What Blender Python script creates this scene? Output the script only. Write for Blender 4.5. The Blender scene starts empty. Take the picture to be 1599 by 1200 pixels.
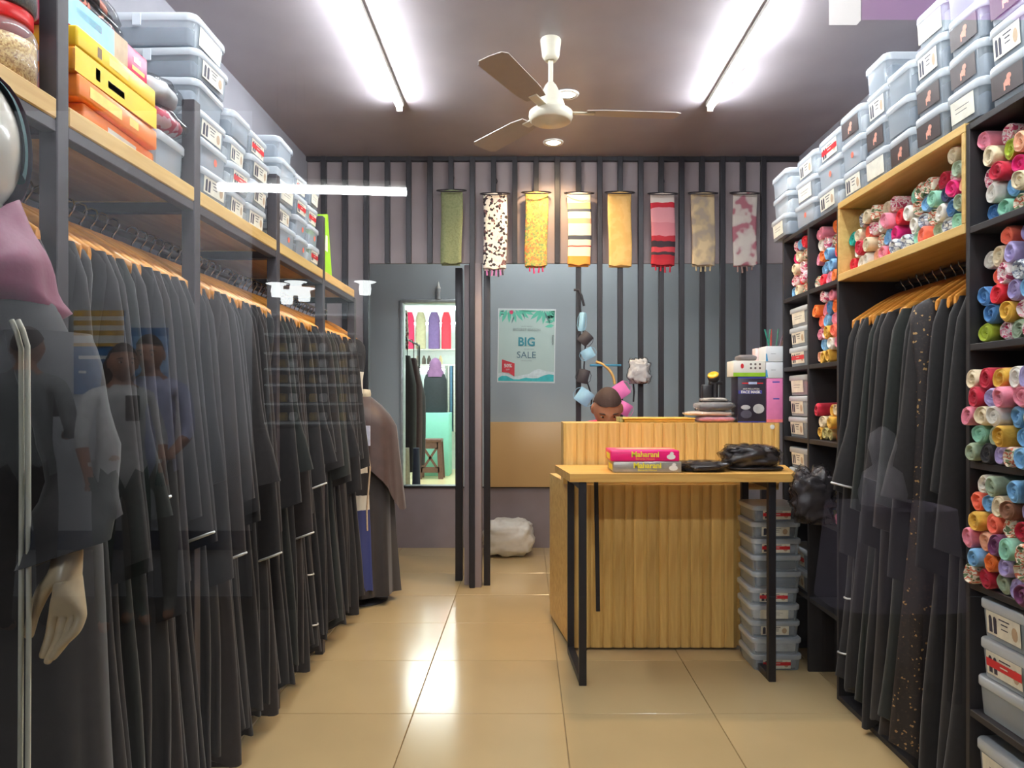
import bpy, bmesh, math, random
from mathutils import Vector, Matrix, Euler, noise

SC = bpy.context.scene
COL = SC.collection
PI = math.pi
rnd = random.Random(7)

# ---------------------------------------------------------------- camera, world, exposure
CAM_H = 1.25                      # camera height; the lens looks straight down the shop (+Y)
FPX, CX, CY = 1150.0, 822.0, 626.0
def at(px, py, d):                # photograph pixel + distance -> point in the shop
    return Vector(((px-CX)/FPX*d, d, CAM_H-(py-CY)/FPX*d))
cam_data = bpy.data.cameras.new('camera')
cam = bpy.data.objects.new('camera', cam_data); COL.objects.link(cam)
cam.location = (0, 0, CAM_H); cam.rotation_euler = (PI/2, 0, 0)
cam_data.sensor_width = 36; cam_data.lens = 36*FPX/1599
cam_data.shift_x = (799.5-CX)/1599; cam_data.shift_y = (CY-600)/1599
cam_data.clip_start = 0.02
SC.camera = cam
world = bpy.data.worlds.new('world'); SC.world = world; world.use_nodes = True
world.node_tree.nodes['Background'].inputs[0].default_value = (0.75, 0.85, 1.0, 1)
world.node_tree.nodes['Background'].inputs[1].default_value = 0.15
SC.view_settings.view_transform = 'Standard'
try: SC.view_settings.look = 'None'
except Exception: pass
SC.view_settings.gamma = 1.0
SC.view_settings.exposure = 0.70
SC.view_settings.use_curve_mapping = False
cy = SC.cycles
cy.max_bounces = 10; cy.diffuse_bounces = 5; cy.glossy_bounces = 4; cy.transmission_bounces = 6
cy.transparent_max_bounces = 24; cy.caustics_reflective = False; cy.caustics_refractive = False
cy.sample_clamp_indirect = 6.0
cy.use_denoising = True
TUBE_POWER = 110.0
DOWN_POWER = 45.0
HALL_POWER = 12.0                 # emission of the corridor tubes outside

# ---------------------------------------------------------------- materials
MATS = {}
def srgb(c):
    return tuple(((x/255.0)/12.92 if x/255.0 <= 0.04045 else ((x/255.0+0.055)/1.055)**2.4) for x in c)
def mat(name, rgb, rough=0.6, metal=0.0, vary=0.12, scale=30.0, bump=0.0, bscale=200.0, spec=0.5, stretch=None, sheen=0.0, coat=0.0, per_obj=0.0):
    if name in MATS: return MATS[name]
    m = bpy.data.materials.new(name); m.use_nodes = True
    nt = m.node_tree; N = nt.nodes; L = nt.links
    p = N['Principled BSDF']
    c = srgb(rgb)
    tc = N.new('ShaderNodeTexCoord'); mp = N.new('ShaderNodeMapping')
    L.new(tc.outputs['Object'], mp.inputs['Vector'])
    if stretch: mp.inputs['Scale'].default_value = stretch
    nz = N.new('ShaderNodeTexNoise'); nz.inputs['Scale'].default_value = scale; nz.inputs['Detail'].default_value = 3
    L.new(mp.outputs['Vector'], nz.inputs['Vector'])
    rp = N.new('ShaderNodeValToRGB')
    lo = tuple(max(0, x*(1-vary)) for x in c)+(1,); hi = tuple(min(1, x*(1+vary)) for x in c)+(1,)
    rp.color_ramp.elements[0].position = 0.3; rp.color_ramp.elements[0].color = lo
    rp.color_ramp.elements[1].position = 0.7; rp.color_ramp.elements[1].color = hi
    L.new(nz.outputs['Fac'], rp.inputs['Fac'])
    out = rp.outputs['Color']
    if per_obj:
        oi = N.new('ShaderNodeObjectInfo'); hs = N.new('ShaderNodeHueSaturation')
        mr = N.new('ShaderNodeMapRange'); mr.inputs['To Min'].default_value = 1-per_obj; mr.inputs['To Max'].default_value = 1+per_obj
        L.new(oi.outputs['Random'], mr.inputs['Value']); L.new(mr.outputs['Result'], hs.inputs['Value'])
        L.new(out, hs.inputs['Color']); out = hs.outputs['Color']
    L.new(out, p.inputs['Base Color'])
    p.inputs['Roughness'].default_value = rough; p.inputs['Metallic'].default_value = metal
    p.inputs['Specular IOR Level'].default_value = spec
    if sheen: p.inputs['Sheen Weight'].default_value = sheen
    if coat: p.inputs['Coat Weight'].default_value = coat; p.inputs['Coat Roughness'].default_value = 0.08
    if bump:
        b = N.new('ShaderNodeBump'); b.inputs['Strength'].default_value = bump; b.inputs['Distance'].default_value = 0.004
        n2 = N.new('ShaderNodeTexNoise'); n2.inputs['Scale'].default_value = bscale
        L.new(mp.outputs['Vector'], n2.inputs['Vector'])
        L.new(n2.outputs['Fac'], b.inputs['Height']); L.new(b.outputs['Normal'], p.inputs['Normal'])
    MATS[name] = m; return m
def emit(name, rgb, strength):
    if name in MATS: return MATS[name]
    m = bpy.data.materials.new(name); m.use_nodes = True
    nt = m.node_tree; nt.nodes.remove(nt.nodes['Principled BSDF'])
    e = nt.nodes.new('ShaderNodeEmission'); e.inputs[0].default_value = rgb+(1,); e.inputs[1].default_value = strength
    nt.links.new(e.outputs[0], nt.nodes['Material Output'].inputs['Surface'])
    MATS[name] = m; return m
def clear(name, rgb, fac, rough=0.15, tint=(1, 1, 1), metal=0.0):
    """see-through plastic or glass: transparent mixed with a glossy-coated surface"""
    if name in MATS: return MATS[name]
    m = bpy.data.materials.new(name); m.use_nodes = True
    nt = m.node_tree; p = nt.nodes['Principled BSDF']
    p.inputs['Base Color'].default_value = srgb(rgb)+(1,); p.inputs['Roughness'].default_value = rough
    p.inputs['Specular IOR Level'].default_value = 0.8
    t = nt.nodes.new('ShaderNodeBsdfTransparent'); t.inputs[0].default_value = tuple(tint)+(1,)
    x = nt.nodes.new('ShaderNodeMixShader')
    fr = nt.nodes.new('ShaderNodeLayerWeight'); fr.inputs['Blend'].default_value = 0.35
    mr = nt.nodes.new('ShaderNodeMapRange'); mr.inputs['To Min'].default_value = fac; mr.inputs['To Max'].default_value = min(1, fac+0.35)
    nt.links.new(fr.outputs['Facing'], mr.inputs['Value']); nt.links.new(mr.outputs['Result'], x.inputs[0])
    nt.links.new(t.outputs[0], x.inputs[1]); nt.links.new(p.outputs[0], x.inputs[2])
    nt.links.new(x.outputs[0], nt.nodes['Material Output'].inputs['Surface'])
    MATS[name] = m; return m
def pattern(name, cols, kind='blotch', scale=25.0, rough=0.8, axis='Z', stretch=(1, 1, 1), stops=None, const=True, distort=0.0):
    """printed fabric: blotches (noise), spots (voronoi) or stripes along Z, from a list of colours"""
    if name in MATS: return MATS[name]
    m = bpy.data.materials.new(name); m.use_nodes = True
    nt = m.node_tree; N = nt.nodes; L = nt.links; p = N['Principled BSDF']
    tc = N.new('ShaderNodeTexCoord'); mp = N.new('ShaderNodeMapping'); L.new(tc.outputs['Object'], mp.inputs['Vector'])
    mp.inputs['Scale'].default_value = stretch
    rp = N.new('ShaderNodeValToRGB'); rp.color_ramp.interpolation = 'CONSTANT' if const else 'EASE'
    if kind == 'stripe':
        sx = N.new('ShaderNodeSeparateXYZ'); src = mp.outputs['Vector']
        if distort:
            nz = N.new('ShaderNodeTexNoise'); nz.inputs['Scale'].default_value = 14
            L.new(mp.outputs['Vector'], nz.inputs['Vector'])
            ad = N.new('ShaderNodeVectorMath'); ad.operation = 'MULTIPLY_ADD'
            L.new(nz.outputs['Color'], ad.inputs[0]); ad.inputs[1].default_value = (distort,)*3; L.new(src, ad.inputs[2]); src = ad.outputs[0]
        L.new(src, sx.inputs[0]); mr = N.new('ShaderNodeMapRange')
        mr.inputs['From Min'].default_value = 0.0; mr.inputs['From Max'].default_value = scale
        L.new(sx.outputs[axis], mr.inputs['Value']); L.new(mr.outputs['Result'], rp.inputs['Fac'])
    elif kind == 'spot':
        vz = N.new('ShaderNodeTexVoronoi'); vz.inputs['Scale'].default_value = scale
        L.new(mp.outputs['Vector'], vz.inputs['Vector'])
        sp = N.new('ShaderNodeSeparateColor'); L.new(vz.outputs['Color'], sp.inputs[0]); L.new(sp.outputs[0], rp.inputs['Fac'])
    else:
        nz = N.new('ShaderNodeTexNoise'); nz.inputs['Scale'].default_value = scale; nz.inputs['Detail'].default_value = 2
        L.new(mp.outputs['Vector'], nz.inputs['Vector']); L.new(nz.outputs['Fac'], rp.inputs['Fac'])
    els = rp.color_ramp.elements
    n = len(cols)
    if stops is None:
        stops = [i/n for i in range(n)] if kind != 'blotch' else [0.0]+[0.36+0.3*i/n for i in range(1, n)]
    while len(els) < n: els.new(0.5)
    for i, c in enumerate(cols):
        els[i].position = stops[i]; els[i].color = srgb(c)+(1,)
    L.new(rp.outputs['Color'], p.inputs['Base Color']); p.inputs['Roughness'].default_value = rough
    MATS[name] = m; return m
def wood(name, light, dark, along='Z', scale=1.0, rough=0.42, per_obj=0.0):
    if name in MATS: return MATS[name]
    m = bpy.data.materials.new(name); m.use_nodes = True
    nt = m.node_tree; N = nt.nodes; L = nt.links; p = N['Principled BSDF']
    tc = N.new('ShaderNodeTexCoord'); mp = N.new('ShaderNodeMapping'); L.new(tc.outputs['Object'], mp.inputs['Vector'])
    s = {'X': (0.8, 9, 9), 'Y': (9, 0.8, 9), 'Z': (9, 9, 0.8)}[along]
    mp.inputs['Scale'].default_value = tuple(q*scale for q in s)
    nz = N.new('ShaderNodeTexNoise'); nz.inputs['Scale'].default_value = 3.5; nz.inputs['Detail'].default_value = 5; nz.inputs['Distortion'].default_value = 0.6
    L.new(mp.outputs['Vector'], nz.inputs['Vector'])
    rp = N.new('ShaderNodeValToRGB'); e = rp.color_ramp.elements
    e[0].position = 0.32; e[0].color = srgb(dark)+(1,); e[1].position = 0.62; e[1].color = srgb(light)+(1,)
    L.new(nz.outputs['Fac'], rp.inputs['Fac']); out = rp.outputs['Color']
    if per_obj:
        oi = N.new('ShaderNodeObjectInfo'); hs = N.new('ShaderNodeHueSaturation')
        mr = N.new('ShaderNodeMapRange'); mr.inputs['To Min'].default_value = 1-per_obj; mr.inputs['To Max'].default_value = 1+per_obj
        L.new(oi.outputs['Random'], mr.inputs['Value']); L.new(mr.outputs['Result'], hs.inputs['Value'])
        L.new(out, hs.inputs['Color']); out = hs.outputs['Color']
    L.new(out, p.inputs['Base Color']); p.inputs['Roughness'].default_value = rough
    MATS[name] = m; return m

# ---------------------------------------------------------------- mesh builder
class MB:
    def __init__(s): s.v = []; s.f = []; s.m = []; s.sm = []
    def add(s, vs, fs, mi=0, smooth=False):
        b = len(s.v); s.v += [Vector(v) for v in vs]
        for f in fs: s.f.append([b+i for i in f]); s.m.append(mi); s.sm.append(smooth)
        return s
    def box(s, a, b, mi=0):
        x0, y0, z0 = a; x1, y1, z1 = b
        return s.add([(x0,y0,z0),(x1,y0,z0),(x1,y1,z0),(x0,y1,z0),(x0,y0,z1),(x1,y0,z1),(x1,y1,z1),(x0,y1,z1)],
            [(0,3,2,1),(4,5,6,7),(0,1,5,4),(1,2,6,5),(2,3,7,6),(3,0,4,7)], mi)
    def bm(s, bm, mi=0, smooth=False):
        bm.verts.index_update()
        s.add([v.co.copy() for v in bm.verts], [[v.index for v in f.verts] for f in bm.faces], mi, smooth); bm.free(); return s
    def rbox(s, a, b, r=0.004, mi=0, seg=2, M=None):
        a = Vector(a); b = Vector(b); bm = bmesh.new(); bmesh.ops.create_cube(bm, size=1.0)
        for v in bm.verts: v.co = Vector(((v.co[i]+0.5)*(b[i]-a[i])+a[i] for i in range(3)))
        r = min(r, 0.49*min(abs(b[i]-a[i]) for i in range(3)))
        bmesh.ops.bevel(bm, geom=list(bm.edges), offset=r, segments=seg, profile=0.5, affect='EDGES')
        if M is not None: bm.transform(M)
        return s.bm(bm, mi, seg > 1)
    def loft(s, rings, mi=0, closed=True, cap0=False, cap1=False, smooth=True):
        n = len(rings[0]); vs = [p for r in rings for p in r]; fs = []
        for i in range(len(rings)-1):
            for j in range(n if closed else n-1):
                k = (j+1) % n
                fs.append((i*n+j, i*n+k, (i+1)*n+k, (i+1)*n+j))
        s.add(vs, fs, mi, smooth)
        if cap0: s.add(rings[0], [list(range(n))[::-1]], mi)
        if cap1: s.add(rings[-1], [list(range(n))], mi)
        return s
    def tube(s, pts, r, n=8, mi=0, caps=True, closed=False):
        pts = [Vector(p) for p in pts]; rings = []; N = len(pts)
        rr = r if isinstance(r, (list, tuple)) else [r]*N
        up = None
        for i, p in enumerate(pts):
            if closed: t = pts[(i+1) % N]-pts[i-1]
            else: t = pts[min(i+1, N-1)]-pts[max(i-1, 0)]
            t.normalize()
            if up is None: up = t.orthogonal().normalized()
            else:
                up = up-t*up.dot(t); up = up.normalized() if up.length > 1e-6 else t.orthogonal().normalized()
            w = t.cross(up)
            rings.append([p+(up*math.cos(a)+w*math.sin(a))*rr[i] for a in (2*PI*k/n for k in range(n))])
        if closed: rings.append(rings[0])
        return s.loft(rings, mi, True, caps and not closed, caps and not closed)
    def lathe(s, prof, n=16, c=(0, 0, 0), mi=0, cap0=True, cap1=True, axis='Z'):
        rings = []
        for r, z in prof:
            ring = []
            for k in range(n):
                a = 2*PI*k/n; p = (r*math.cos(a), r*math.sin(a), z)
                if axis == 'X': p = (z, r*math.cos(a), r*math.sin(a))
                if axis == 'Y': p = (r*math.cos(a), z, -r*math.sin(a))
                ring.append(Vector(p)+Vector(c))
            rings.append(ring)
        return s.loft(rings, mi, True, cap0, cap1)
    def ball(s, c, r, mi=0, nu=12, nv=8, M=None):
        r = r if isinstance(r, (tuple, list)) else (r,)*3; rings = []
        for i in range(nv+1):
            t = PI*i/nv; k = max(math.sin(t), 1e-3)
            rings.append([Vector((r[0]*k*math.cos(a), r[1]*k*math.sin(a), -r[2]*math.cos(t))) for a in (2*PI*j/nu for j in range(nu))])
        if M is not None: rings = [[M @ p for p in q] for q in rings]
        rings = [[p+Vector(c) for p in q] for q in rings]
        return s.loft(rings, mi)
    def prism(s, poly, a, b, axis='Y', mi=0, smooth=False):
        def P(u, v, t): return {'X': (t, u, v), 'Y': (u, t, v), 'Z': (u, v, t)}[axis]
        r0 = [Vector(P(u, v, a)) for u, v in poly]; r1 = [Vector(P(u, v, b)) for u, v in poly]
        return s.loft([r0, r1], mi, True, True, True, smooth)
    def quad(s, p, mi=0): return s.add(p, [list(range(len(p)))], mi)
    def xf(s, M, start=0):
        for i in range(start, len(s.v)): s.v[i] = M @ s.v[i]
        return s
    def mesh(s, name, mats):
        me = bpy.data.meshes.new(name); me.from_pydata([tuple(v) for v in s.v], [], s.f)
        me.polygons.foreach_set('material_index', s.m); me.polygons.foreach_set('use_smooth', s.sm)
        for m in (mats if isinstance(mats, (list, tuple)) else [mats]): me.materials.append(m)
        bm = bmesh.new(); bm.from_mesh(me); bmesh.ops.recalc_face_normals(bm, faces=bm.faces); bm.to_mesh(me); bm.free()
        me.update(); return me
    def build(s, name, mats, parent=None, local=False, base=True):
        """world-coordinate vertices unless local; the object's origin goes to its parent's or to its own base"""
        off = Vector((0, 0, 0))
        if not local:
            if parent is not None: off = wloc(parent)
            elif base and s.v:
                lo = Vector((min(v[i] for v in s.v) for i in range(3))); hi = Vector((max(v[i] for v in s.v) for i in range(3)))
                off = Vector(((lo.x+hi.x)/2, (lo.y+hi.y)/2, lo.z))
            for v in s.v: v -= off
        o = bpy.data.objects.new(name, s.mesh(name, mats)); COL.objects.link(o)
        if parent is not None: o.parent = parent
        elif not local: o.location = off
        return o
def wloc(o):
    l = Vector((0, 0, 0))
    while o is not None: l += o.location; o = o.parent
    return l
def tag(o, label, cat, group=None):
    o['label'] = label; o['category'] = cat
    if group: o['group'] = group
    return o
def thing(name, label, cat, loc=(0, 0, 0), rz=0.0, group=None):
    o = bpy.data.objects.new(name, None); COL.objects.link(o); o.empty_display_size = 0.05
    o.location = loc; o.rotation_euler = (0, 0, rz)
    return tag(o, label, cat, group)
def obj(name, me, parent=None, loc=(0, 0, 0), rot=(0, 0, 0), scale=None, m=None):
    """an object sharing mesh data; m overrides the material of slot 0 on the object itself"""
    o = bpy.data.objects.new(name, me); COL.objects.link(o); o.parent = parent
    o.location = loc; o.rotation_euler = rot
    if scale: o.scale = scale if isinstance(scale, (tuple, list)) else (scale,)*3
    if m is not None: o.material_slots[0].link = 'OBJECT'; o.material_slots[0].material = m
    return o
def dup(root, label, loc=None, rot=None, group=None):
    r = root.copy(); COL.objects.link(r); r['label'] = label
    if group: r['group'] = group
    if loc is not None: r.location = loc
    if rot is not None: r.rotation_euler = rot
    def kids(a, b):
        for c in [x for x in a.children]:
            d = c.copy(); COL.objects.link(d); d.parent = b; kids(c, d)
    kids(root, r)
    return r
def struct(o): o['kind'] = 'structure'; return o
_fonts = {}
def letters(body, size, m, parent, loc, rot=(PI/2, 0, 0), name='lettering', ext=0.0006, sx=1.0, align='CENTER', bold=0.0):
    cu = bpy.data.curves.new(name, 'FONT'); cu.body = body; cu.size = size; cu.extrude = ext; cu.align_x = align
    cu.resolution_u = 3; cu.offset = bold
    t = bpy.data.objects.new('tmp', cu); COL.objects.link(t)
    dg = bpy.context.evaluated_depsgraph_get()
    me = bpy.data.meshes.new_from_object(t.evaluated_get(dg)); me.name = name
    bpy.data.objects.remove(t); bpy.data.curves.remove(cu)
    me.materials.clear(); me.materials.append(m)
    return obj(name, me, parent, loc, rot, (sx, 1, 1))
ORD = ['first','second','third','fourth','fifth','sixth','seventh','eighth','ninth','tenth','eleventh','twelfth','thirteenth','fourteenth','fifteenth','sixteenth','seventeenth','eighteenth','nineteenth','twentieth']
def light(name, kind, loc, power, rgb, size=0.1, rot=(0, 0, 0), **kw):
    l = bpy.data.lights.new(name, kind); l.energy = power; l.color = rgb
    if kind == 'AREA': l.size = size
    else: l.shadow_soft_size = size
    for k, v in kw.items(): setattr(l, k, v)
    o = bpy.data.objects.new(name, l); COL.objects.link(o); o.location = loc; o.rotation_euler = rot
    return o
# shared materials
BLACK_METAL = mat('black_steel', (38, 36, 40), 0.45, 0.3, 0.1)
RACK_METAL = mat('rack_steel', (66, 62, 66), 0.5, 0.2, 0.1)
CHROME = mat('chrome', (200, 200, 200), 0.2, 1.0, 0.03)
WHITE_P = mat('white_plastic', (235, 235, 228), 0.4)
WALL_GREY = mat('wall_paint', (136, 134, 142), 0.7, 0, 0.05, 6)
PURPLE_GREY = mat('purple_grey_paint', (142, 129, 131), 0.6, 0, 0.05, 8)
CEIL = mat('ceiling_paint', (158, 150, 154), 0.38, 0, 0.08, 3, spec=0.4)
BIRCH = wood('birch_board', (226, 190, 118), (205, 163, 92), 'Y')
BIRCH_X = wood('birch_board_x', (226, 178, 98), (204, 150, 72), 'X')
PINE_SLAT = wood('pine_slat', (238, 200, 120), (216, 170, 92), 'Z', per_obj=0.10)
UNDER = BIRCH
LAMI = mat('black_laminate', (36, 33, 35), 0.55, 0, 0.1)
PAPER = mat('white_paper', (236, 234, 226), 0.7, vary=0.03)
INK = mat('black_ink', (30, 28, 34), 0.6)
REDP = mat('red_print', (214, 34, 44), 0.5, vary=0.05)
BOXCLEAR = clear('clear_box_plastic', (205, 216, 226), 0.30, 0.2)
LIDCLEAR = clear('clear_lid_plastic', (225, 232, 238), 0.48, 0.2)
WRAP = clear('clear_wrap', (30, 30, 32), 0.16, 0.06)
# ================================================================ ROOM
XL, XR, YF, YP, YB, ZC = -1.47, 1.82, 0.50, 4.94, 6.25, 2.88
# floor: joint bed + every tile its own piece
fl = struct(MB().box((XL-0.1, YF-0.05, -0.12), (XR+0.1, YB+0.1, -0.006)).build('floor', mat('tile_joint', (150, 128, 92), 0.8)))
TILE = mat('polished_tile', (196, 170, 124), 0.16, 0, 0.05, 2.2, per_obj=0.025, spec=0.5)
xs = [XL]+[x for x in (-0.4525+0.6*k for k in range(-4, 6)) if XL+0.02 < x < XR-0.02]+[XR]
ys = [YF-0.05]+[y for y in (2.94+0.6*k for k in range(-6, 8)) if YF+0.02 < y < YB-0.02]+[YB]
tmesh = {}
for i in range(len(xs)-1):
    for j in range(len(ys)-1):
        w, h = xs[i+1]-xs[i], ys[j+1]-ys[j]; k = (round(w, 3), round(h, 3)); g = 0.0016
        if k not in tmesh:
            tmesh[k] = MB().rbox((-w/2+g, -h/2+g, -0.02), (w/2-g, h/2-g, 0), 0.0015, 0, 1).mesh('tile', TILE)
        t = obj('tile', tmesh[k], fl)
        t.location = Vector(((xs[i]+xs[i+1])/2, (ys[j]+ys[j+1])/2, 0))-fl.location
struct(MB().box((XL-0.1, YF-0.05, 0), (XL, YB+0.1, ZC)).build('wall_left', WALL_GREY))
struct(MB().box((XR, YF-0.05, 0), (XR+0.1, YB+0.1, ZC)).build('wall_right', WALL_GREY))
struct(MB().box((XL-0.1, YF-0.05, ZC), (XR+0.1, YB+0.1, ZC+0.1)).build('ceiling', CEIL))
# back wall with an opening that stands in for a mirror
OX0, OX1, OZ0, OZ1 = -1.054, -0.575, 0.522, 2.109
wb = MB()
wb.box((XL, YB, 0), (OX0, YB+0.1, ZC)).box((OX1, YB, 0), (XR, YB+0.1, ZC)).box((OX0, YB, 0), (OX1, YB+0.1, OZ0)).box((OX0, YB, OZ1), (OX1, YB+0.1, ZC))
wallb = struct(wb.build('wall_back', PURPLE_GREY))
BLUEGREY = mat('blue_grey_panel', (166, 176, 178), 0.45, 0, 0.03, 3)
pb = MB()
for a, b in (((XL, OZ0), (OX0, ZC)), ((OX1, OZ0), (XR, ZC)), ((OX0, OZ1), (OX1, ZC))):
    pb.box((a[0], YB-0.012, a[1]), (b[0], YB, b[1]))
pb.build('panel', BLUEGREY, wallb)
MB().box((XL, YB-0.016, OZ0-0.012), (XR, YB, OZ0)).build('ledge_strip', BLACK_METAL, wallb)
# frame of the opening built in place of a mirror
op = thing('mirror_opening', '', '', (0, YB, OZ0)); struct(op)
for k in ('label', 'category'): del op[k]
FRM = mat('pale_aluminium', (190, 200, 200), 0.35, 0.5)
MB().rbox((OX0-0.012, YB-0.03, OZ1-0.03), (OX1, YB+0.1, OZ1), 0.004).build('head_frame', FRM, op)
MB().rbox((OX0-0.012, YB-0.03, OZ0), (OX0+0.012, YB+0.1, OZ1-0.03), 0.004).build('side_frame', FRM, op)
MB().rbox((OX0, YB-0.02, OZ0-0.004), (OX1, YB+0.1, OZ0+0.006), 0.003).build('sill', BLACK_METAL, op)
# ---- slatted screen across the back of the shop
DK = BLACK_METAL
scr = struct(bpy.data.objects.new('partition_back', None)); COL.objects.link(scr); scr.location = (0, YP, 0)
bars = [936+(33.0*k if k < 0 else 31.8*k) for k in range(-14, 9)]
def sx(px, d=YP): return (px-CX)/FPX*d
HB = 2.17
edges = [XL]+[sx(b) for b in bars]+[XR]
for i in range(len(edges)-1):                      # header boards between the bars, and full boards beside the opening
    x0, x1 = edges[i], edges[i+1]
    z0 = 0.0 if x1 < sx(590) else HB
    MB().rbox((x0+0.001, YP, z0), (x1-0.001, YP+0.02, ZC), 0.002, 0, 1).build('panel', PURPLE_GREY, scr)
for b in bars:
    x = sx(b); z0 = HB-0.004 if (590 < b < 700 or 712 < b < 890 and not 735 < b < 740) else 0.0
    if 700 < b < 735 or 738 < b < 765: z0 = HB-0.004
    MB().rbox((x-0.017, YP-0.035, z0), (x+0.017, YP, ZC), 0.002, 0, 1).build('bar', DK, scr)
MB().rbox((XL, YP-0.03, ZC-0.03), (XR, YP, ZC), 0.002, 0, 1).build('top_rail', DK, scr)
# the return of boards and bars beside the opening
cx0 = sx(738); cx1 = sx(752)
MB().rbox((cx0, YP-0.02, 0), (cx1, YP+0.10, HB), 0.003).build('post_board', PURPLE_GREY, scr)
MB().rbox((cx0-0.022, YP-0.02, 0), (cx0-0.002, YP+0.08, HB), 0.003).build('post_bar', DK, scr)
MB().rbox((sx(724), YP+0.05, 0), (cx0-0.024, YP+0.14, HB), 0.003).build('post_board', PURPLE_GREY, scr)
MB().rbox((sx(712, 5.15), YP+0.16, 0), (sx(723, 5.15), YP+0.24, HB), 0.003).build('post_bar', DK, scr)
MB().rbox((sx(755), YP+0.03, 0), (sx(765), YP+0.07, HB), 0.003).build('post_bar', DK, scr)
# plain tan board low on the back wall
tag(MB().rbox((sx(764, 6.2), YB-0.05, OZ0), (1.15, YB-0.017, 1.07), 0.003).build('plywood_board', mat('tan_board', (206, 168, 112), 0.35, 0, 0.05, 3)),
    'smooth tan board fixed low on the back wall behind the counter', 'board')
# ---- shop window that the picture is taken through
win = struct(bpy.data.objects.new('window_2', None)); COL.objects.link(win); win.location = (0, YF, 0)
m = bpy.data.materials.new('shop_glass'); m.use_nodes = True
nt = m.node_tree; nt.nodes.remove(nt.nodes['Principled BSDF'])
t = nt.nodes.new('ShaderNodeBsdfTransparent'); g = nt.nodes.new('ShaderNodeBsdfGlossy'); g.inputs['Roughness'].default_value = 0.0
x = nt.nodes.new('ShaderNodeMixShader'); fr = nt.nodes.new('ShaderNodeFresnel'); fr.inputs[0].default_value = 1.85
nt.links.new(fr.outputs[0], x.inputs[0]); nt.links.new(t.outputs[0], x.inputs[1]); nt.links.new(g.outputs[0], x.inputs[2])
nt.links.new(x.outputs[0], nt.nodes['Material Output'].inputs['Surface'])
GLASS = m
MB().quad([(XL, YF, 0.05), (XR, YF, 0.05), (XR, YF, ZC-0.03), (XL, YF, ZC-0.03)]).build('pane', GLASS, win)
MB().box((XL, YF-0.03, 0), (XR, YF+0.03, 0.05)).build('frame_rail', BLACK_METAL, win)
MB().box((XL, YF-0.03, ZC-0.03), (XR, YF+0.03, ZC)).build('frame_rail', BLACK_METAL, win)

# ================================================================ LAMPS AND FAN
COOL = (0.90, 0.96, 1.0); WARM = (1.0, 0.70, 0.38)
TUBE = emit('cool_tube_glow', COOL, TUBE_POWER)
def tube_light(x, y0, y1, label, group):
    t = thing('tube_light', label, 'tube light', (x, (y0+y1)/2, ZC-0.05), 0, group)
    MB().rbox((x-0.022, y0, ZC-0.026), (x+0.022, y1, ZC), 0.004).build('batten', WHITE_P, t)
    for y in (y0+0.004, y1-0.018): MB().rbox((x-0.016, y, ZC-0.056), (x+0.016, y+0.014, ZC-0.026), 0.003).build('end_holder', WHITE_P, t)
    MB().lathe([(0.0128, y0+0.018), (0.0128, y1-0.018)], 10, (x, 0, ZC-0.041), 0, axis='Y').build('glass_tube', TUBE, t)
    return t
tube_light(-0.69, 2.75, 4.02, 'bright white tube light on the ceiling above the robe rack side', 'ceiling tube lights')
tube_light(1.00, 2.75, 4.02, 'bright white tube light on the ceiling beside a loose white cable', 'ceiling tube lights')
tube_light(-0.69, 1.10, 2.37, 'white tube light nearer the shop window above the robe rack', 'ceiling tube lights')
tube_light(1.00, 1.10, 2.37, 'white tube light nearer the shop window above the scarf rack', 'ceiling tube lights')
cab = [(1.05, 2.75, ZC-0.006), (1.06, 2.95, ZC-0.02), (1.055, 3.2, ZC-0.05), (1.045, 3.45, ZC-0.03), (1.04, 3.7, ZC-0.012), (1.045, 4.0, ZC-0.006), (1.03, 4.1, ZC-0.006)]
tag(MB().tube(cab, 0.004, 6).build('power_cable', WHITE_P), 'thin loose white cable running along the ceiling beside a tube light', 'cable')
BULB = emit('warm_lamp_glow', (1.0, 0.80, 0.52), 40.0)
for (px, py, lab) in ((864, 222, 'round warm downlight in the ceiling close to the hanging scarves'), (885, 147, 'round warm downlight in the ceiling just behind the fan')):
    d = (ZC-CAM_H)*FPX/(CY-py); x = (px-CX)/FPX*d
    t = thing('downlight', lab, 'ceiling light', (x, d, ZC-0.02), 0, 'warm ceiling downlights')
    MB().lathe([(0.046, -0.008), (0.062, -0.008), (0.066, 0.0), (0.046, 0.0)], 24, (x, d, ZC), 0, False, False).build('trim_ring', WHITE_P, t)
    MB().lathe([(0.001, -0.010), (0.030, -0.009), (0.046, -0.002)], 24, (x, d, ZC), 0).build('lamp_disc', BULB, t)
    s = light('downlight_lamp', 'SPOT', (x, d, ZC-0.02), DOWN_POWER, WARM, 0.05, (0, 0, 0), spot_size=2.4, spot_blend=0.6)
    s.parent = t; s.location = (0, 0, 0)
# tube behind the screen header, lighting the back room
t = thing('tube_light', 'white tube light on the ceiling behind the slatted screen', 'tube light', (0.2, 5.5, ZC-0.05), 0, 'ceiling tube lights')
MB().rbox((-0.5, 5.48, ZC-0.026), (0.9, 5.52, ZC), 0.004).build('batten', WHITE_P, t)
MB().lathe([(0.0128, -0.48), (0.0128, 0.88)], 10, (0, 5.5, ZC-0.041), 0, axis='X').build('glass_tube', emit('back_tube_glow', COOL, 70), t)
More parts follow.
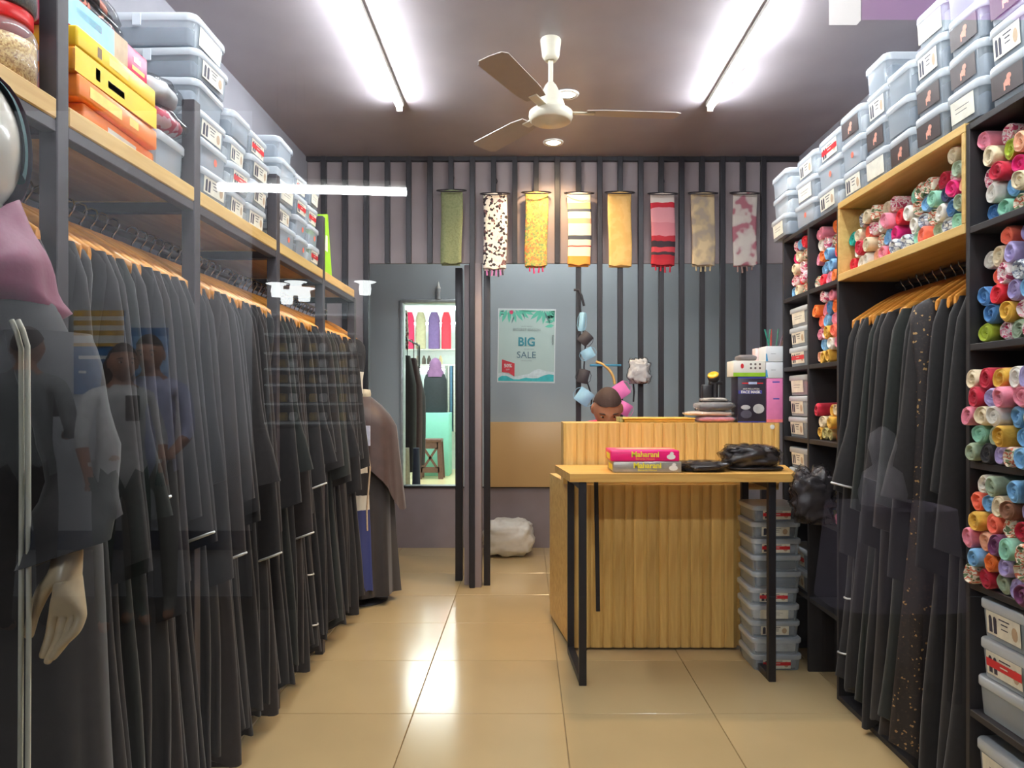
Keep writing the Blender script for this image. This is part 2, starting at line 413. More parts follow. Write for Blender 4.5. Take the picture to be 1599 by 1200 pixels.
# fan
fx, fy = sx(860, 3.32), 3.32
CREAM = mat('fan_enamel', (232, 226, 206), 0.35, 0, 0.03)
fan = thing('ceiling_fan', 'cream ceiling fan on a short rod between the two tube lights', 'fan', (fx, fy, 2.46))
MB().lathe([(0.012, 2.79), (0.024, 2.78), (0.038, 2.80), (0.046, 2.86), (0.047, 2.875), (0.044, ZC)], 24, (fx, fy, 0)).build('ceiling_cup', CREAM, fan)
MB().lathe([(0.011, 2.66), (0.011, 2.80)], 12, (fx, fy, 0)).build('rod', CREAM, fan)
MB().lathe([(0.014, 2.685), (0.026, 2.67), (0.045, 2.63), (0.062, 2.59), (0.064, 2.575), (0.055, 2.565)], 24, (fx, fy, 0)).build('motor_cover', CREAM, fan)
MB().lathe([(0.03, 2.565), (0.085, 2.56), (0.098, 2.55), (0.100, 2.53), (0.094, 2.512), (0.085, 2.506), (0.03, 2.503), (0.02, 2.495), (0.001, 2.493)], 32, (fx, fy, 0)).build('motor_housing', CREAM, fan)
BLADE = mat('fan_blade_enamel', (186, 174, 166), 0.4, 0, 0.03)
for k in range(3):
    a = math.radians(5+120*k); R = Matrix.Translation((fx, fy, 2.555)) @ Matrix.Rotation(a, 4, 'Z') @ Matrix.Rotation(math.radians(9), 4, 'X')
    b = MB(); b.prism([(0.16, -0.045), (0.24, -0.058), (0.56, -0.066), (0.585, -0.05), (0.59, 0.0), (0.585, 0.05), (0.56, 0.066), (0.24, 0.058), (0.16, 0.045)], -0.002, 0.002, 'Z').xf(R)
    bl = b.build('blade', BLADE, fan)
    MB().rbox((0.06, -0.02, -0.008), (0.2, 0.02, -0.001), 0.003).xf(R).build('blade_bracket', CREAM, bl)
# ================================================================ ROBE RACK (along wall_left) AND ITS ROBES
RX = -1.0                                   # aisle face of the rack posts
PY = [0.85, 1.59, 2.24, 2.97, 3.64, 4.30]
SZ = 1.894
rack = thing('robe_rack', 'long dark steel robe rack with a pale wooden top shelf', 'rack', (-1.24, 2.6, 0))
pm = MB().rbox((-0.02, -0.02, 0), (0.02, 0.02, 2.16), 0.002, 0, 1).mesh('post', RACK_METAL)
pm2 = MB().rbox((-0.02, -0.02, 0), (0.02, 0.02, 1.85), 0.002, 0, 1).mesh('back_post', RACK_METAL)
for i, y in enumerate(PY):
    w = obj('post', pm if i < 5 else pm2, rack); w.location = Vector((RX-0.02, y, 0))-rack.location
    w = obj('back_post', pm2, rack); w.location = Vector((XL+0.022, y, 0))-rack.location
    MB().rbox((XL+0.004, y-0.015, 1.82), (RX-0.04, y+0.015, 1.85), 0.002, 0, 1).build('cross_beam', RACK_METAL, rack)
for i in range(5):
    y0, y1 = PY[i]+0.021, PY[i+1]-0.021
    MB().rbox((XL+0.045, y0, 1.85), (RX, y1, SZ), 0.003, 0, 1).build('shelf_board', BIRCH, rack)
    MB().rbox((RX-0.034, y0, 1.822), (RX-0.002, y1, 1.85), 0.002, 0, 1).build('front_beam', RACK_METAL, rack)
    MB().tube([(-1.23, PY[i]+0.0, 1.76), (-1.23, PY[i+1], 1.76)], 0.011, 8).build('hanging_rail', RACK_METAL, rack)
MB().rbox((XL+0.002, PY[0], 0.02), (XL+0.0038, PY[-1], 1.82), 0.0005, 0, 1).build('back_panel', mat('dark_back_panel', (40, 42, 46), 0.6), rack)

# ---- hanger: curved wooden arms, steel hook, all in the local frame of the rail point above it (+x towards the aisle)
HWOOD = wood('hanger_wood', (232, 164, 74), (204, 130, 48), 'X', 1.5, 0.3, per_obj=0.10)
def hanger_mesh():
    b = MB(); rings = []
    for i in range(15):
        u = -1+2*i/14; a = abs(u)
        x = 0.212*u; z = -0.075-0.105*a**1.35; y = 0.018*(a-0.35)
        hz = 0.034-0.017*a+0.006*max(0, a-0.8); hy = 0.0062+0.004*max(0, a-0.5)
        rings.append([Vector((x, y+hy*math.cos(t), z+hz*math.sin(t))) for t in (2*PI*k/8 for k in range(8))])
    return b.loft(rings, 0, True, True, True).mesh('hanger_body', HWOOD)
def hook_mesh():
    pts = [(0, 0, -0.058), (0, 0, -0.034), (0.008, 0, -0.022), (0.016, 0, -0.011), (0.0195, 0, 0.002), (0.015, 0, 0.014), (0, 0, 0.0195), (-0.014, 0, 0.0145), (-0.0195, 0, 0.003)]
    return MB().tube(pts, 0.0031, 6).mesh('hook', CHROME)
HG, HK = hanger_mesh(), hook_mesh()
def hanger(loc, rz, label, group):
    t = thing('clothes_hanger', label, 'hanger', loc, rz, group)
    obj('hanger_body', HG, t); obj('hook', HK, t)
    return t
# ---- robe: lofted body with pleats, two sleeves, trims; local frame like the hanger's, hem near the floor
ROBE = [mat('black_crepe', (30, 27, 27), 0.85, 0, 0.15, 60, 0.04, 300, sheen=0.15), mat('charcoal_crepe', (42, 38, 37), 0.85, 0, 0.15, 60, 0.04, 300, sheen=0.15),
        mat('brown_black_crepe', (42, 34, 31), 0.85, 0, 0.15, 60, 0.04, 300, sheen=0.15), mat('green_black_crepe', (34, 37, 33), 0.85, 0, 0.15, 60, 0.04, 300, sheen=0.15)]
SILVER = mat('silver_braid', (214, 214, 210), 0.35, 0.4)
HEMS = []
def robe_mesh(seed, hem):
    r = random.Random(seed); ph = [r.uniform(0, 6.28) for _ in range(4)]; b = MB(); rings = []
    prof = [(-0.156, 0.138, 0.012), (-0.145, 0.147, 0.016), (-0.148, 0.165, 0.018), (-0.158, 0.188, 0.019), (-0.174, 0.208, 0.02), (-0.198, 0.222, 0.02), (-0.23, 0.226, 0.021), (-0.30, 0.222, 0.021), (-0.40, 0.208, 0.021)]
    zb = hem-1.76
    for i in range(1, 12):
        u = i/11; prof.append((-0.40+(zb+0.40)*u, 0.205+0.075*u**1.2, 0.021+0.006*u))
    n = 36
    for i, (z, hw, ty) in enumerate(prof):
        u = max(0, (-z-0.3))/1.35; ring = []
        for k in range(n):
            t = 2*PI*k/n; c, s = math.cos(t), math.sin(t)
            x = (hw if c > 0 else min(hw, 0.218))*math.copysign(abs(c)**0.75, c); y = ty*math.copysign(abs(s)**0.6, s)
            am = 0.0075*min(1, u*1.6)
            y += am*(math.sin(x*62+ph[0]+z*1.2)+0.6*math.sin(x*105+ph[1]-z*2))+0.010*u*math.sin(z*3+ph[2])
            x += 0.012*u*math.sin(z*4+ph[3])*(1 if c > 0 else 0.3)
            zz = z+(0.018*math.sin(x*40+ph[1]) if i == len(prof)-1 else 0)
            ring.append(Vector((x, y, zz)))
        rings.append(ring)
    HEMS.append([rings[q] for q in (-4, -2)])
    return b.loft(rings, 0, True, True, True).mesh('robe_body', ROBE[0])
def sleeve_mesh(seed, zc, side=1):
    r = random.Random(seed); b = MB(); rings = []; p0 = r.uniform(0, 6); lean = r.uniform(0.0, 0.03); flare = r.choice([0.0, 0.03, 0.1])
    for i in range(12):
        u = i/11; z = -0.165+(zc+0.165)*u
        cx = 0.19+0.02*math.sin(u*1.6)+lean*u; hw = 0.040+0.012*math.sin(min(1, u*4)*PI/2)+0.030*u**1.5-(0.018 if i == 0 else 0)+flare*max(0, u-0.6); ty = 0.014+0.004*u
        ring = []
        for k in range(18):
            t = 2*PI*k/18; c, s = math.cos(t), math.sin(t)
            y = ty*math.copysign(abs(s)**0.7, s)+0.004*u*math.sin(c*5+p0)+0.006*side
            ring.append(Vector((cx+hw*c, y, z+0.03*u*c*(1 if u > 0.8 else 0.3))))
        rings.append(ring)
    me = b.loft(rings, 0, True, True, True).mesh('sleeve', ROBE[0])
    tr = MB().tube([p+Vector((0, 0, -0.002)) for p in rings[-1]], 0.0045, 6, closed=True).mesh('cuff_braid', SILVER)
    return me, tr
RB = [robe_mesh(10+i, [0.10, 0.06, 0.13, 0.08][i % 4]) for i in range(7)]
SL = [sleeve_mesh(40+i, [-0.93, -1.05, -0.80, -0.97, -0.88, -1.12, -0.84][i]) for i in range(7)]
STUD = mat('copper_sequin', (226, 130, 84), 0.3, 0.6)
def robe(loc, rz, label, group, k, cuff=False, m=None, sleeve=True, hems=False):
    t = thing('robe', label, 'robe', loc, rz, group)
    mt = m or ROBE[rnd.choice([0, 0, 0, 1, 1, 2, 3])]
    t['tone'] = mt.name; del t['tone']
    bo = obj('robe_body', RB[k % 7], t, m=mt)
    if hems:
        for rg in HEMS[k % 7]:
            e = MB().tube([p*1.0+Vector((math.copysign(0.002, p.x), math.copysign(0.002, p.y), 0)) for p in rg], 0.004, 5, closed=True).build('hem_braid', SILVER, bo, local=True); e['label'] = 'silver braid around the skirt'
    if sleeve:
        sm, tr = SL[(k*3) % 7]
        s = obj('sleeve', sm, t, m=mt)
        if cuff: obj('cuff_braid', tr, s)['label'] = 'silver braid on the cuff'
    return t
GL, GH = 'dark robes on the long rail', 'wooden hangers on the long rail'
posts = ['end post', 'first post', 'second post', 'third post', 'fourth post', 'far end post']
braid_at = {(1, 5), (1, 9), (2, 2), (2, 8), (3, 3), (3, 6)}
robes_l = []
for bay in range(5):
    y0, y1 = PY[bay]+0.055, PY[bay+1]-0.05
    n = [10, 11, 12, 11, 9][bay]
    for i in range(n):
        if bay == 0 and i < 6: continue
        y = y0+(y1-y0)*i/(n-1)+rnd.uniform(-0.006, 0.006); k = bay*12+i
        where = f'{ORD[i]} past the {posts[bay]}' if bay else f'{ORD[n-1-i]} before the first post'
        loc = (-1.23, y, 1.7725)
        hanger(loc, rnd.uniform(-0.10, 0.10)+(0.12 if rnd.random() < .2 else 0), f'varnished wooden hanger {where} on the long robe rail', GH)
        cu = (bay, i) in braid_at
        robe((-1.23+rnd.uniform(-0.012, 0.012), y, 1.7725), rnd.uniform(-0.05, 0.05), f'long dark robe {"with silver cuff braid, " if cu else ""}{where} of the robe rack', GL, k, cu, sleeve=cu or rnd.random() < 0.75, hems=(bay, i) == (3, 6))
# last robe at the far end: white with dark bars over a blue hem
PATT = pattern('white_navy_bars', [(58, 66, 120), (58, 66, 120), (226, 222, 208), (40, 38, 40), (226, 222, 208), (40, 38, 40), (226, 222, 208), (40, 38, 40), (226, 222, 208), (34, 32, 34)], 'stripe', -1.72, stops=[0, 0.30, 0.31, 0.36, 0.44, 0.49, 0.6, 0.63, 0.72, 0.80], distort=0.02)
def _flip(m):
    n = m.node_tree.nodes
    for q in n:
        if q.type == 'MAP_RANGE': q.inputs['From Min'].default_value = -1.70; q.inputs['From Max'].default_value = 0.0
_flip(PATT)
hanger((-1.20, 4.36, 1.7725), 0.3, 'varnished wooden hanger past the far end of the robe rack', GH)
t = thing('robe', 'dark robe with white barred front and blue hem at the far rack end', 'robe', (-1.18, 4.36, 1.7725), 0.35, GL)
obj('robe_body', RB[3], t, m=PATT)
MB().tube([(-1.23, 4.30, 1.76), (-1.23, 4.40, 1.76)], 0.011, 8).build('hanging_rail', RACK_METAL, rack)
# brown abaya worn by a headless display form near the far end
BROWN = mat('brown_satin', (74, 54, 48), 0.5, 0, 0.15, 20, 0.1, 80, sheen=0.3)
# ================================================================ SCARF RACK (along wall_right)
QX = 1.30                                   # aisle face
LV = [0.0, 0.345, 0.72, 1.072, 1.416, 1.760, 2.065]      # shelf levels (board tops)
C0, C1, C2, C3, C4 = 1.62, 2.17, 3.076, 3.40, 3.73        # uprights along the depth of the shop
srk = thing('scarf_rack', 'black cubby rack with scarves, a pale wooden shelf box and a robe rail', 'rack', (1.55, 2.7, 0))
T = 0.018
def upright(y, z1=2.065, name='upright'):
    MB().rbox((QX, y-T/2, 0), (XR-0.003, y+T/2, z1), 0.0015, 0, 1).build(name, LAMI, srk)
for y in (C0, C1, C2, C3, C4): upright(y)
MB().rbox((XR-0.012, C0, 0), (XR-0.003, C4, 2.06), 0.001, 0, 1).build('back_panel', LAMI, srk)
for (a, b) in ((C0, C1), (C2, C3), (C3, C4)):
    for z in LV[1:]:
        MB().rbox((QX+0.001, a+T/2, z-0.02), (XR-0.013, b-T/2, z), 0.0015, 0, 1).build('shelf', LAMI, srk)
MB().rbox((QX+0.001, C1+T/2, 0.0), (XR-0.013, C2-T/2, 0.02), 0.0015, 0, 1).build('shelf', LAMI, srk)
# pale wooden open box between the uprights
ya, yb = C1+T/2+0.0005, C2-T/2-0.0005
WB = BIRCH
MB().rbox((QX-0.004, ya, 2.045), (XR-0.013, yb, 2.072), 0.002, 0, 1).build('wooden_top', WB, srk)
MB().rbox((QX-0.004, ya, 1.745), (XR-0.013, yb, 1.775), 0.002, 0, 1).build('wooden_shelf', WB, srk)
MB().rbox((QX-0.004, ya, 1.775), (XR-0.013, ya+0.016, 2.045), 0.002, 0, 1).build('wooden_side', WB, srk)
MB().rbox((QX-0.004, yb-0.016, 1.775), (XR-0.013, yb, 2.045), 0.002, 0, 1).build('wooden_side', WB, srk)
MB().rbox((XR-0.03, ya+0.016, 1.775), (XR-0.014, yb-0.016, 2.045), 0.002, 0, 1).build('wooden_back', WB, srk)
MB().tube([(1.545, C1, 1.728), (1.545, C2, 1.728)], 0.011, 8).build('hanging_rail', RACK_METAL, srk)
# robes on its rail
GOLD = pattern('gold_sequin_crepe', [(44, 38, 38), (44, 38, 38), (60, 48, 44), (190, 150, 96), (48, 40, 40)], 'spot', 170, 0.55, stops=[0, 0.5, 0.80, 0.90, 0.94])
ns = 14
for i in range(ns):
    y = C1+0.075+(C2-C1-0.15)*i/(ns-1)+rnd.uniform(-0.006, 0.006)
    w = f'{ORD[i]} from the cubby side of the rail under the wooden shelf'
    hanger((1.545, y, 1.7405), PI+rnd.uniform(-0.1, 0.1), f'varnished wooden hanger {w}', 'wooden hangers on the short rail')
    robe((1.545+rnd.uniform(-0.01, 0.01)-(0.03 if i == 3 else 0), y, 1.7405), PI+(-0.22 if i == 3 else rnd.uniform(-0.05, 0.05)), f'{"long gold sequined" if i == 3 else "long black"} robe {w}', 'dark robes on the short rail', i*2+1,
         cuff=i in (11,), hems=i == 13, m=GOLD if i == 3 else None, sleeve=i != 3)

# ---- rolled scarves: spiral ends towards the aisle
def roll_mesh(seed, L=0.30):
    """a rolled cloth: rounded tube whose end shows the spiral winding"""
    r = random.Random(seed); b = MB(); n = 30; p = [r.uniform(0, 6.28) for _ in range(4)]; R = 0.0335; tn = r.uniform(1.6, 2.6)
    def ring(x, k, wind=0.0):
        out = []
        for j in range(n):
            a = 2*PI*j/n; f = k*(1+0.07*math.sin(2*a+p[0])+0.035*math.sin(3*a+p[1])+0.02*math.sin(7*a+p[3]))
            dx = wind*(0.5+0.5*math.cos(2*PI*tn*k-a+p[2]))
            out.append(Vector((x+dx, R*f*math.cos(a), R*f*math.sin(a))))
        return out
    rings = [ring(0.004, 0.05, 0.02), ring(0.003, 0.22, 0.018), ring(0.002, 0.38, 0.016), ring(0.001, 0.54, 0.014), ring(0.0, 0.68, 0.013), ring(0.0, 0.80, 0.011), ring(0.0, 0.90, 0.008), ring(0.004, 0.97, 0.004), ring(0.014, 1.0), ring(0.12, 0.99), ring(L, 1.0)]
    return b.loft(rings, 0, True, True, True).mesh('scarf_roll', PAPER)
RM = [roll_mesh(i) for i in range(8)]
FAB = {}
for nm, c in dict(teal=(0, 168, 150), coral=(250, 112, 84), rose=(236, 140, 160), crimson=(190, 20, 52), red=(232, 30, 50), magenta=(232, 30, 120), white=(232, 226, 214), cream=(226, 208, 172), navy=(48, 52, 84), blue=(70, 124, 178),
        skyblue=(120, 176, 220), mint=(150, 210, 182), sage=(160, 176, 148), lilac=(178, 164, 214), plum=(112, 48, 92), mustard=(222, 172, 60), orange=(246, 122, 40), grey=(134, 134, 142), black=(44, 42, 46), peach=(246, 176, 140), brown=(140, 92, 66), lime=(178, 194, 52), khaki=(170, 158, 96)).items():
    FAB[nm] = mat('scarf_'+nm, c, 0.85, 0, 0.12, 40, 0.25, 120, sheen=0.2)
FAB['pink floral'] = pattern('scarf_pink_floral', [(240, 226, 222), (232, 150, 164), (240, 226, 222), (196, 70, 104)], 'blotch', 38)
FAB['cream floral'] = pattern('scarf_cream_floral', [(238, 230, 208), (218, 120, 90), (238, 230, 208), (110, 130, 90)], 'blotch', 34)
FAB['grey floral'] = pattern('scarf_grey_floral', [(200, 204, 206), (120, 126, 146), (226, 226, 222)], 'blotch', 40)
NAMES = {'skyblue': 'sky-blue', 'pink floral': 'pink-floral', 'cream floral': 'cream-floral', 'grey floral': 'grey-floral'}
WARMS = ['crimson', 'red', 'rose', 'coral', 'magenta', 'pink floral', 'cream floral', 'white', 'peach', 'cream', 'teal', 'navy', 'mint', 'grey floral', 'pink floral', 'white', 'rose', 'skyblue']
ALL = list(FAB)
def fill(y0, y1, z, rows, names, where, group, x=QX+0.012, r=0.0285, side='post', ragged=0.6, L=None, out=0.0):
    """stack of rolls, bottom row first; each row settles between the rolls of the row below"""
    W = y1-y0; n = int(W/(2*r)); pit = W/n
    for q in range(rows):
        m = n-(q % 2); off = pit*(q % 2)/2
        for i in range(m):
            if q == rows-1 and rnd.random() > ragged: continue
            nm = rnd.choice(names); y = y0+off+pit*(i+0.5); zz = z+r+q*pit*0.885
            k = m-1-i if side == 'far' else i
            lab = f'rolled {NAMES.get(nm, nm)} scarf, {ORD[i]} from window side, row {ORD[q]} up, {where}'
            s = r/0.0335*rnd.uniform(0.97, 1.0)
            o = obj('scarf_roll', RM[rnd.randrange(8)], None, (x-out+rnd.uniform(0, 0.035), y, zz), (rnd.uniform(0, 6.28), rnd.uniform(-0.05, 0.03), rnd.uniform(-0.03, 0.03)), (rnd.uniform(0.9, 1.1), s, s), FAB[nm])
            tag(o, lab, 'scarf', group)
A1 = C1-T/2-0.004
fill(1.86, A1, LV[5]+0.001, 5, WARMS+['orange', 'black', 'blue', 'lime'], 'top window cubby', 'rolled scarves in the window cubbies', ragged=0.9)
fill(1.86, A1, LV[4]+0.001, 6, ALL+['white', 'pink floral', 'cream floral', 'rose'], 'second window cubby', 'rolled scarves in the window cubbies', ragged=0.9)
fill(1.86, A1, LV[3]+0.001, 5, ['crimson', 'pink floral', 'white', 'cream', 'grey', 'cream floral', 'lilac', 'rose', 'mustard', 'mint', 'skyblue', 'coral', 'sage', 'peach', 'black', 'white'], 'third window cubby', 'rolled scarves in the window cubbies', ragged=1.0, out=0.05)
fill(1.86, A1, LV[2]+0.001, 6, ['orange', 'cream floral', 'white', 'blue', 'plum', 'crimson', 'sage', 'peach', 'coral', 'lilac', 'mustard', 'cream', 'mint', 'brown', 'rose', 'skyblue'], 'fourth window cubby', 'rolled scarves in the window cubbies', ragged=0.7, out=0.05)
fill(2.62, C2-T/2-0.02, 1.776, 4, WARMS+['teal', 'teal'], 'far half of wooden shelf', 'rolled scarves on the wooden shelf', ragged=0.75)
fill(C1+T/2+0.02, 2.61, 1.776, 5, WARMS+['mint', 'sage', 'blue'], 'near half of wooden shelf', 'rolled scarves on the wooden shelf', ragged=0.6)
fill(C3+T/2+0.003, C4-T/2-0.003, LV[5]+0.001, 5, ['rose', 'pink floral', 'coral', 'magenta', 'cream floral', 'lime', 'skyblue', 'red', 'blue', 'cream'], 'farthest top cubby', 'rolled scarves in the far cubbies', ragged=0.8)
fill(C2+T/2+0.003, C3-T/2-0.003, LV[5]+0.001, 5, ['crimson', 'red', 'orange', 'plum', 'pink floral', 'rose', 'cream floral', 'skyblue', 'white'], 'inner top cubby', 'rolled scarves in the far cubbies', ragged=0.5)
fill(C2+T/2+0.003, C3-T/2-0.003, LV[4]+0.001, 6, ['mustard', 'blue', 'orange', 'coral', 'rose', 'brown', 'skyblue', 'peach', 'pink floral', 'white'], 'inner second cubby', 'rolled scarves in the far cubbies', ragged=0.5)
fill(C2+T/2+0.003, C3-T/2-0.003, LV[3]+0.001, 3, ['mustard', 'orange', 'rose', 'khaki', 'cream', 'crimson'], 'inner third cubby', 'rolled scarves in the far cubbies', ragged=0.5)
fill(C2+T/2+0.003, C3-T/2-0.003, LV[2]+0.001, 3, ['khaki', 'grey', 'rose', 'brown', 'cream', 'plum'], 'inner fourth cubby', 'rolled scarves in the far cubbies', ragged=0.5)

# ---- clear lidded boxes
FOLD = [mat('folded_slate', (84, 94, 108), 0.85), mat('folded_grey', (150, 158, 168), 0.85), mat('folded_white', (216, 220, 222), 0.85), mat('folded_black', (48, 48, 54), 0.85), mat('folded_pink', (222, 96, 130), 0.85), mat('folded_beige', (206, 190, 170), 0.85)]
_bx = {}
def rrect(w, d, r, z, n=4):
    out = []
    for (cx_, cy_, a0) in ((w/2-r, d/2-r, 0), (-w/2+r, d/2-r, 90), (-w/2+r, -d/2+r, 180), (w/2-r, -d/2+r, 270)):
        for k in range(n+1):
            a = math.radians(a0+90*k/n); out.append(Vector((cx_+r*math.cos(a), cy_+r*math.sin(a), z)))
    return out
def box_meshes(w, d, h):
    k = (w, d, h)
    if k in _bx: return _bx[k]
    hb = h*0.84
    b = MB().loft([rrect(w*0.88, d*0.92, 0.02, 0.001), rrect(w*0.90, d*0.93, 0.024, 0.006), rrect(w*0.955, d*0.965, 0.026, hb)], 0, True, True, False)
    l = MB().loft([rrect(w*0.985, d*0.985, 0.028, hb-0.012), rrect(w, d, 0.03, hb-0.008), rrect(w, d, 0.03, h*0.93), rrect(w*0.97, d*0.98, 0.028, h*0.975), rrect(w*0.93, d*0.95, 0.026, h-0.003), rrect(w*0.90, d*0.93, 0.026, h-0.003)], 0, True, False, True)
    c = MB().rbox((-w*0.41, -d*0.42, 0.004), (w*0.41, d*0.42, hb*0.78), 0.012)
    cl = MB().rbox((-0.014, -0.004, hb-0.03), (0.014, 0.0, h*0.92), 0.002, 0, 1)
    _bx[k] = (b.mesh('box_body', BOXCLEAR), l.mesh('lid', LIDCLEAR), c.mesh('folded_cloth', FOLD[0]), cl.mesh('clip', LIDCLEAR)); return _bx[k]
DARKCARD = mat('dark_photo_card', (70, 60, 62), 0.4); SKIN_P = mat('photo_pink', (226, 160, 140), 0.5); TANP = mat('photo_tan', (186, 160, 130), 0.5); PALE = mat('card_cream', (226, 222, 206), 0.6); PRB = mat('photo_navy', (44, 44, 64), 0.5)
_cd = {}
def card_mesh(kind, w, h):
    """printed card lying in local XZ, facing -Y"""
    k = (kind, round(w, 3), round(h, 3))
    if k in _cd: return _cd[k]
    b = MB(); W, Hh = w/2, h/2
    def q(x0, z0, x1, z1, mi, y=-0.0004): b.quad([(x0*w, y, z0*h), (x1*w, y, z0*h), (x1*w, y, z1*h), (x0*w, y, z1*h)], mi)
    def blob(cx_, cz, rx, rz, mi, y=-0.0007, n=12): b.quad([(cx_*w+rx*w*math.cos(2*PI*i/n), y, cz*h+rz*h*math.sin(2*PI*i/n)) for i in range(n)], mi)
    base = {'figures': 0, 'band': 0, 'hand': 1, 'white': 0, 'plain': 0}[kind]
    b.box((-W, -0.0002, -Hh), (W, 0.0006, Hh), base)
    if kind in ('figures', 'band'):
        for c in (-0.38, -0.24): blob(c, 0.2, 0.05, 0.14, 2); q(c-0.05, -0.4, c+0.05, 0.2, 2)
        q(-0.12, 0.28, 0.2, 0.34, 2); q(-0.06, 0.1, 0.14, 0.16, 2); q(-0.06, -0.1, 0.14, -0.05, 2)
        blob(0.34, -0.05, 0.09, 0.3, 4)
    if kind == 'band': q(-0.5, -0.16, 0.5, 0.2, 3, -0.001); q(-0.1, 0.0, 0.12, 0.06, 0, -0.0013)
    if kind == 'hand':
        blob(0.02, -0.05, 0.10, 0.16, 5); q(-0.10, -0.34, -0.05, 0.0, 5, -0.0008); q(0.06, -0.26, 0.1, 0.0, 5, -0.0008); blob(0.08, 0.16, 0.08, 0.13, 5, -0.0009)
    if kind == 'white': q(-0.3, 0.1, 0.3, 0.13, 2); q(-0.3, -0.1, 0.2, -0.07, 2)
    _cd[k] = b.mesh('card', [PALE, DARKCARD, PRB, REDP, TANP, SKIN_P]); return _cd[k]
DOT = MB().lathe([(0.012, -0.0004), (0.012, 0.0)], 14, (0, 0, 0), 0, True, True, 'Y').mesh('round_sticker', mat('orange_sticker', (240, 116, 92), 0.5))
def clear_box(loc, rz, w, d, h, label, group, kind=None, fold=0, on='front', cw=0.62, clips=True):
    """local -Y is the printed front"""
    t = thing('storage_box', label, 'box', loc, rz, group); bm_, lm, cm, cl = box_meshes(w, d, h)
    obj('box_body', bm_, t); obj('lid', lm, t)
    if fold is not None: obj('folded_cloth', cm, t, m=FOLD[fold])
    if clips:
        obj('clip', cl, t, (-w/2-0.0005, 0, 0), (0, 0, -PI/2)); obj('clip', cl, t, (w/2+0.0005, 0, 0), (0, 0, PI/2))
    if kind == 'dot': obj('round_sticker', DOT, t, (0.01, -d*0.48-0.001, h*0.42), (math.radians(3), 0, 0))
    elif kind: obj('card', card_mesh(kind, w*cw, h*0.58), t, (-w*0.02, -d*0.478-0.002, h*0.43), (math.radians(4), 0, 0))
    return t
KW = {'figures': 'picture card', 'band': 'red banded card', 'hand': 'dark photo card', 'white': 'white card', 'dot': 'orange sticker', 'plain': 'plain cream card', None: 'bare front'}
# on top of the scarf rack: stacks from the far end towards the window, printed fronts to the aisle
TOPS = [(3.735, 0.24, ['white', None, None]), (3.46, 0.24, ['dot', 'white', 'figures']), (3.19, 0.255, ['figures', 'dot', 'band']), (2.955, 0.20, ['figures', 'dot', 'hand']), (2.765, 0.175, ['plain', 'hand', 'figures', None]),
        (2.58, 0.18, ['hand', None, None]), (2.39, 0.18, ['hand', 'hand', 'figures', 'plain']), (2.20, 0.18, ['white', 'hand', 'hand', None]), (2.01, 0.18, ['hand', 'figures', 'hand', None]), (1.82, 0.18, ['white', 'plain', 'white', 'plain'])]
for i, (y, w, kinds) in enumerate(TOPS):
    z = 2.0735; hh = 0.108 if i < 3 else 0.112
    for j, kd in enumerate(kinds):
        clear_box((QX+0.16+rnd.uniform(-0.008, 0.008)-(0.02 if i == 0 else 0), y+rnd.uniform(-0.006, 0.006), z), -PI/2+rnd.uniform(-0.03, 0.03), w, 0.32, hh,
                  f'clear box, {KW[kd]}, {ORD[j]} up in stack {ORD[i]} from far end, scarf rack top', 'clear boxes on the scarf rack', kd, rnd.choice([0, 0, 1, 3] if i > 3 else [1, 1, 2]), cw=0.72 if kd in ('hand', 'plain') else 0.62)
        z += hh+0.0015
# boxes inside the far column and the window column
def cubby_boxes(y, z, spec, where, w=0.26, h=0.098):
    for j, (kd, fo) in enumerate(spec):
        clear_box((QX+0.165, y+rnd.uniform(-0.01, 0.01), z), -PI/2+rnd.uniform(-0.04, 0.04), w, 0.31, h, f'clear box, {KW[kd]}, {ORD[j]} up in {where}', 'clear boxes in the cubbies', kd, fo)
        z += h+0.0015
yc = (C3+C4)/2
cubby_boxes(yc, LV[4]+0.001, [('band', 0), ('figures', 3), ('white', 5)], 'second cubby of the far column', h=0.095)
cubby_boxes(yc, LV[3]+0.001, [('figures', 0), ('figures', 2), ('white', 4)], 'third cubby of the far column', h=0.1)
cubby_boxes(yc, LV[2]+0.001, [('plain', 0), ('band', 4), ('figures', 0)], 'fourth cubby of the far column', h=0.1)
cubby_boxes(yc, LV[1]+0.001, [('figures', 0), ('band', 2)], 'fifth cubby of the far column', h=0.1)
cubby_boxes(2.035, LV[1]+0.001, [(None, 0), ('band', 2), ('figures', 0)], 'fifth window cubby', w=0.235, h=0.112)
cubby_boxes(2.035, 0.021, [('figures', 0), ('white', 2)], 'lowest window cubby', w=0.235, h=0.125)
# ================================================================ GOODS ON TOP OF THE ROBE RACK
Z0 = SZ+0.001
